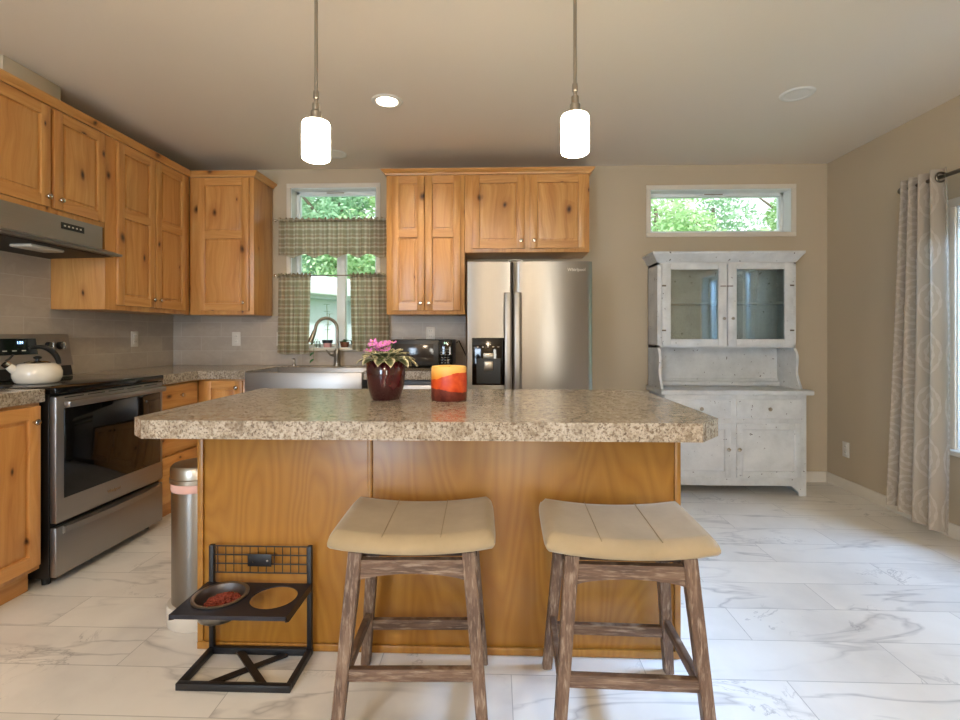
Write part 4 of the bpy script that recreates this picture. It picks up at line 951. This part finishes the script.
# trash can ------------------------------------------------------------------------------------
TX, TY = -1.248, 2.055
tc_ = thing('trash_can', (TX, TY, 0), 'slim stainless steel pedal trash can at the left end of the island', 'trash can')
MB().lathe([(.110, .001), (.114, .006), (.116, .082), (.112, .088), (.1, .089), (.001, .089)], (TX, TY, 0), 40).build('base_ring', 'beigeplastic', tc_, 40)
MB().lathe([(.096, .0895), (.098, .092), (.098, .572), (.096, .574)], (TX, TY, 0), 40).build('body', 'steel', tc_, 40)
MB().lathe([(.0985, .548), (.100, .550), (.101, .578), (.099, .581)], (TX, TY, 0), 40).build('liner_edge', 'bag', tc_, 40)
MB().lathe([(.103, .582), (.105, .584), (.105, .60), (.102, .603), (.102, .640), (.094, .652), (.05, .658), (.001, .660)], (TX, TY, 0), 40).build('lid', 'nickel', tc_, 40)

# curtains ------------------------------------------------------------------------------------
def gathered(x0, x1, zt, zb, y, amp, nf, scal=0.0, taper=None, seed=0, n=140, mrows=14, head=True):
    m = MB(); rr = random.Random(seed); ph = [rr.uniform(0, 6.28) for _ in range(4)]; rows = []
    for j in range(mrows+1):
        v = j/mrows; row = []
        for i in range(n+1):
            u = i/n; a, b = (x0, x1)
            if taper: a, b = x0+taper[0]*v, x1+taper[1]*v
            x = a+(b-a)*u
            w_ = math.sin(2*math.pi*nf*u+ph[0]+.8*math.sin(5*u+ph[1]))+.4*math.sin(2*math.pi*nf*2.3*u+ph[2])
            yy = y+amp*w_*(.45+.55*v)
            z = zt+(zb-zt)*v
            if v == 1 or True: z += scal*v*math.sin(2*math.pi*nf*u*.5+ph[3])
            row.append(Vector((x, yy, z)))
        rows.append(row)
    m.grid(rows)
    if head:
        rows = []
        for k in range(8):
            t = 2*math.pi*k/8; row = []
            for i in range(n+1):
                u = i/n; x = x0+(x1-x0)*u; ww = math.sin(2*math.pi*nf*1.9*u+ph[2])*.6+.4*math.sin(2*math.pi*nf*3.3*u); r_ = .014+.005*ww
                row.append(Vector((x, y+r_*math.cos(t), zt+.006+(r_+.007*ww*math.sin(t))*math.sin(t)*1.15)))
            rows.append(row)
        rows.append(rows[0]); m.grid(rows)
    return m
CY = 4.045
def crod(x0, x1, z, label):
    r_ = thing('curtain_rod', ((x0+x1)/2, CY, z), label, 'curtain rod', 'rods at the sink window')
    MB().cyl((x0, CY, z), (x1, CY, z), .005, seg=10).build('rod', 'nickel', r_)
    for xx in (x0, x1): MB().sphere((xx, CY, z), .013, seg=12).build('finial', 'chrome', r_)
    for xx in (x0+.03, x1-.03): MB().box(xx-.004, xx+.004, CY+.005, BY-.0005, z-.005, z+.005).build('bracket', 'nickel', r_)
crod(-1.815, -.868, 2.125, 'upper curtain rod carrying the plaid valance'); crod(-1.815, -.868, 1.672, 'lower curtain rod carrying the two plaid cafe curtains')
def cloth(m, name, loc, label): return solo(m, name, 'plaid', loc, label, 'curtain', 'plaid curtains at the sink window', 60)
cloth(gathered(-1.785, -.890, 2.118, 1.832, CY, .014, 10, .016, seed=2), 'curtain_valance', (-1.33, CY, 2.1), 'green and brown plaid valance across the middle of the sink window')
cloth(gathered(-1.79, -1.522, 1.665, 1.03, CY, .016, 4.2, .004, taper=(-.015, -.02), seed=4), 'cafe_curtain', (-1.65, CY, 1.6), 'left plaid cafe curtain at the sink window')
cloth(gathered(-1.195, -.888, 1.665, 1.06, CY, .016, 4.6, .006, taper=(.02, .012), seed=6), 'cafe_curtain', (-1.04, CY, 1.6), 'right plaid cafe curtain at the sink window')
# big right-hand curtain and rod
RX = 2.53
rd = thing('curtain_rod', (RX, 2.2, 2.085), 'brushed metal curtain rod above the right-hand window', 'curtain rod')
MB().cyl((RX, .95, 2.085), (RX, 3.20, 2.085), .012, seg=14).build('rod', 'bronze', rd, 50)
for yy in (.94, 3.21): MB().sphere((RX, yy, 2.085), .022, seg=14).build('finial', 'bronze', rd, 60)
for yy in (1.0, 3.17): MB().box(RX+.012, EX-.0005, yy-.008, yy+.008, 2.075, 2.095, .002).build('bracket', 'bronze', rd)
m = MB(); rows = []; uvs = []; n = 150; mr = 24
for j in range(mr+1):
    v = j/mr; row = []; uv = []
    zt, zb = 2.135, .085
    yA = 3.19+.15*v; yB = 2.89-.085*v-.06*math.sin(math.pi*v)*.4
    for i in range(n+1):
        u = i/n; y = yA+(yB-yA)*(u**1.25)
        fold = math.sin(2*math.pi*(4.6*u)+.5+.5*math.sin(3*v)*u)
        amp = (.042-.012*v)*(1 if u < .72 else max(.35, 1-(u-.72)*2.2))
        x = RX-.002+amp*fold*(1.0)-(.06*v)*(u**2)
        x = min(x, EX-.018)
        row.append(Vector((x, y, zt+(zb-zt)*v+.015*math.sin(7*u)*v))); uv.append((u*1.05, v*2.05))
    rows.append(row); uvs.append(uv)
m.grid(rows, uv=uvs)
rc = solo(m, 'window_curtain', 'damask', (RX, 3.1, .085), 'long taupe curtain panel with faint round medallions at the right window', 'curtain', smooth=70)
for yy in (2.935,):
    q = Vector((0, 1, 0)).to_track_quat('Z', 'Y').to_matrix(); rows = []
    g = MB(); ring = []
    for k in range(25): t = 2*math.pi*k/24; ring.append((RX+.026*math.cos(t), yy, 2.085+.026*math.sin(t)))
    g.tube(ring, .006, 8); g.build('grommet', 'bronze', rc)

# window-sill plants ----------------------------------------------------------------------------
def sill_plant(name, x, y, z, r, h, potm, label, kind):
    r_ = thing(name, (x, y, z), label, 'potted plant', 'plants on the window sill')
    MB().lathe([(r*.75, 0), (r*.8, .003), (r, h*.8), (r*1.06, h*.82), (r*1.06, h), (r*.92, h), (r*.88, h*.85), (.001, h*.85)], (x, y, z), 24).build('pot', potm, r_, 40)
    rr = random.Random(int(x*1000)); 
    if kind == 'tall':
        for sgn, hh in ((-.3, .30), (.9, .22)):
            pts = [(x+sgn*.02*k/5*(k/5), y, z+h+hh*k/5) for k in range(6)]
            st_ = MB().tube(pts, .0022, 6).build('stalk', 'stem', r_)
            for k in range(2, 6):
                for s_ in (-1, 1): m = MB(); leaf(m, pts[k], (s_, -.3, .3), .028, .018, .3); m.build('leaf', 'leafg', st_, 60)
    else:
        for k in range(11):
            a_ = k*2.4; m = MB(); d = (math.cos(a_), math.sin(a_)*.6, .6+.8*rr.random()); p0 = Vector((x, y, z+h*.86)); leaf(m, p0, d, r*1.5+.02*rr.random(), .02, .5); m.build('leaf', 'leafg', r_, 60)
SZ = 1.0775
sill_plant('potted_plant', -1.423, 4.165, SZ+.0, .038, .062, 'ppot', 'tall thin-stemmed plant in a dark-rimmed pink pot on the window sill', 'tall')
MB().lathe([(.0405, .040), (.042, .041), (.044, .066), (.040, .066)], (-1.423, 4.165, SZ), 24).build('pot_rim', 'dpot', bpy.data.objects['potted_plant'], 40)
sill_plant('potted_plant', -1.275, 4.160, SZ, .036, .050, 'clay', 'low leafy plant in a brown pot on the window sill', 'low')
sill_plant('potted_plant', -1.185, 4.160, SZ, .036, .060, 'gpot', 'small plant in a dark green pot at right on the window sill', 'low')
jr = thing('cutting_jar', (-1.52, 4.07, 1.0785), 'trailing vine cutting in a small jar at left on the window sill', 'jar')
MB().lathe([(.018, 0), (.02, .002), (.02, .04), (.014, .05), (.015, .058), (.013, .058), (.012, .05), (.018, .04), (.018, .003), (.001, .002)], (-1.50, 4.155, 1.0785), 20).build('jar', 'glass', jr, 50)
vn = MB().tube([(-1.50, 4.155, 1.09), (-1.50, 4.15, 1.15), (-1.50, 4.09, 1.15), (-1.50, 4.06, 1.08), (-1.50, 4.055, .99)], .002, 6).build('vine', 'stem', jr)
for z in (1.13, 1.04, .985):
    m = MB(); leaf(m, (-1.50, 4.055 if z < 1.1 else 4.08, z), (-.4, -.6, -.3), .04, .034, .4); m.build('leaf', 'leafg', vn, 60)

# ------------------------------------------------------------------ outdoors
o = MB().box(-40, 40, -25, 50, -.65, -.6).build('ground', 'grass', smooth=0); struct(o)
sh = thing('shed', (-2.4, 8.0, -.6), 'white shed with pale sloping roof seen through the sink window', 'shed')
MB().box(-7, 7, .35, 4.2, .001, 2.36).build('wall', 'siding', sh, local=True)
MB().prism([(.0, 2.42), (.0, 2.50), (2.3, 3.02), (4.6, 2.50), (4.6, 2.42), (2.3, 2.94)], 'x', -7.3, 7.3).build('roof', 'roof', sh, local=True)
MB().box(-7.3, 7.3, -.08, -.002, 2.40, 2.52, .02).build('gutter', 'vinyl', sh, local=True)
for xx in (-2.6, .3, 3.2): MB().box(xx, xx+.11, .10, .21, .001, 2.44).build('post', 'post', sh, local=True)
MB().box(-7, 7, .08, .34, 2.362, 2.415).build('soffit', 'siding', sh, local=True)
sh.rotation_euler = (0, 0, R(58))
def crown_mesh(name, seed, mat, n=13000, rad=(1.15, 1.15, 2.3), cl=42, ls=.075):
    rr = random.Random(seed); cs = []
    for _ in range(cl):
        while True:
            p = Vector((rr.uniform(-1, 1), rr.uniform(-1, 1), rr.uniform(-1, 1)))
            if p.length < 1: break
        cs.append((Vector((p.x*rad[0], p.y*rad[1], p.z*rad[2]+rad[2]+.9)), rr.uniform(.4, .75)))
    V = []; Fc = []
    for i in range(n):
        c, r_ = cs[rr.randrange(cl)]; d = Vector((rr.gauss(0, 1), rr.gauss(0, 1), rr.gauss(0, 1))).normalized(); p = c+d*r_*rr.uniform(.6, 1)
        a_ = Vector((rr.gauss(0, 1), rr.gauss(0, 1), rr.gauss(0, .6))).normalized(); b_ = a_.cross(d+Vector((0, .1, .3))).normalized(); s_ = ls*rr.uniform(.6, 1.2); k = len(V)
        V += [p-a_*s_, p+b_*s_*.45, p+a_*s_, p-b_*s_*.45]; Fc.append((k, k+1, k+2, k+3))
    me = bpy.data.meshes.new(name); me.from_pydata([tuple(v) for v in V], [], Fc); me.materials.append(M[mat]); return me
def two_tone(me):
    me.materials.append(M['leafA'])
    for p in me.polygons:
        if p.center.x > .15+.5*math.sin(p.center.z*2): p.material_index = 1
    return me
meA = crown_mesh('foliage', 1, 'leafA'); meB = crown_mesh('foliage', 2, 'leafB', ls=.065)
meC = two_tone(crown_mesh('foliage', 5, 'leafB', n=15000, ls=.065))
m = MB(); m.tube([(0, 0, 0), (.05, .02, 1.2), (-.03, .05, 2.8), (.06, 0, 4.6)], .1, 10, radii=[.16, .12, .09, .04])
for k in range(5): a_ = k*1.3; m.tube([(0, 0, 1.4+k*.6), (.7*math.cos(a_), .7*math.sin(a_), 2.0+k*.65), (1.2*math.cos(a_), 1.2*math.sin(a_), 2.3+k*.7)], .05, 6, radii=[.05, .035, .02])
tk = m.build('trunk', 'bark', None, 60); tkm = tk.data; bpy.data.objects.remove(tk)
def tree(x, y, me, sc, rz, label, group):
    r_ = thing('tree', (x, y, -.6), label, 'tree', group); r_.scale = (sc, sc, sc); r_.rotation_euler = (0, 0, rz)
    for nm, mm in (('foliage', me), ('trunk', tkm)):
        c_ = bpy.data.objects.new(nm, mm); COL.objects.link(c_); c_.parent = r_
rt = random.Random(11)
for i, (x, y, k, sc) in enumerate([(-5.1, 16, 2, 1.5), (-10.9, 16.5, 1, 1.5), (.7, 16.2, 0, 1.5), (-8.6, 22.5, 1, 2.0), (-1.5, 22.5, 0, 1.9)]):
    tree(x, y, (meA, meB, meC)[k], sc, rt.uniform(0, 6) if k < 2 else 0, ('bright green leafy tree behind the shed outside the sink window', 'blue-green leafy tree behind the shed outside the sink window', 'large two-toned green tree filling the sink window view')[k], 'trees outside the sink window')
for i, (x, y, k, sc) in enumerate([(3.9, 12.2, 0, 1.05), (7.6, 12.2, 0, 1.05), (11.4, 12.6, 1, 1.0), (3.0, 16.6, 0, 1.25), (7.2, 16.8, 1, 1.3), (11.5, 17.0, 0, 1.3)]):
    tree(x, y, (meA, meB)[k], sc, rt.uniform(0, 6), ('bright green leafy tree outside the high window above the hutch', 'blue-green leafy tree outside the high window above the hutch')[k], 'trees outside the high window')
for i, (x, y, k, sc) in enumerate([(8.5, -3.0, 0, 1.0), (8.2, .8, 1, 1.0), (8.6, 4.6, 0, 1.0)]):
    tree(x, y, (meA, meB)[k], sc, rt.uniform(0, 6), ('bright green tree outside the right-hand window', 'blue-green tree outside the right-hand window')[k], 'trees outside the right window')
for o in bpy.data.objects:
    if '_o' in o: del o['_o']
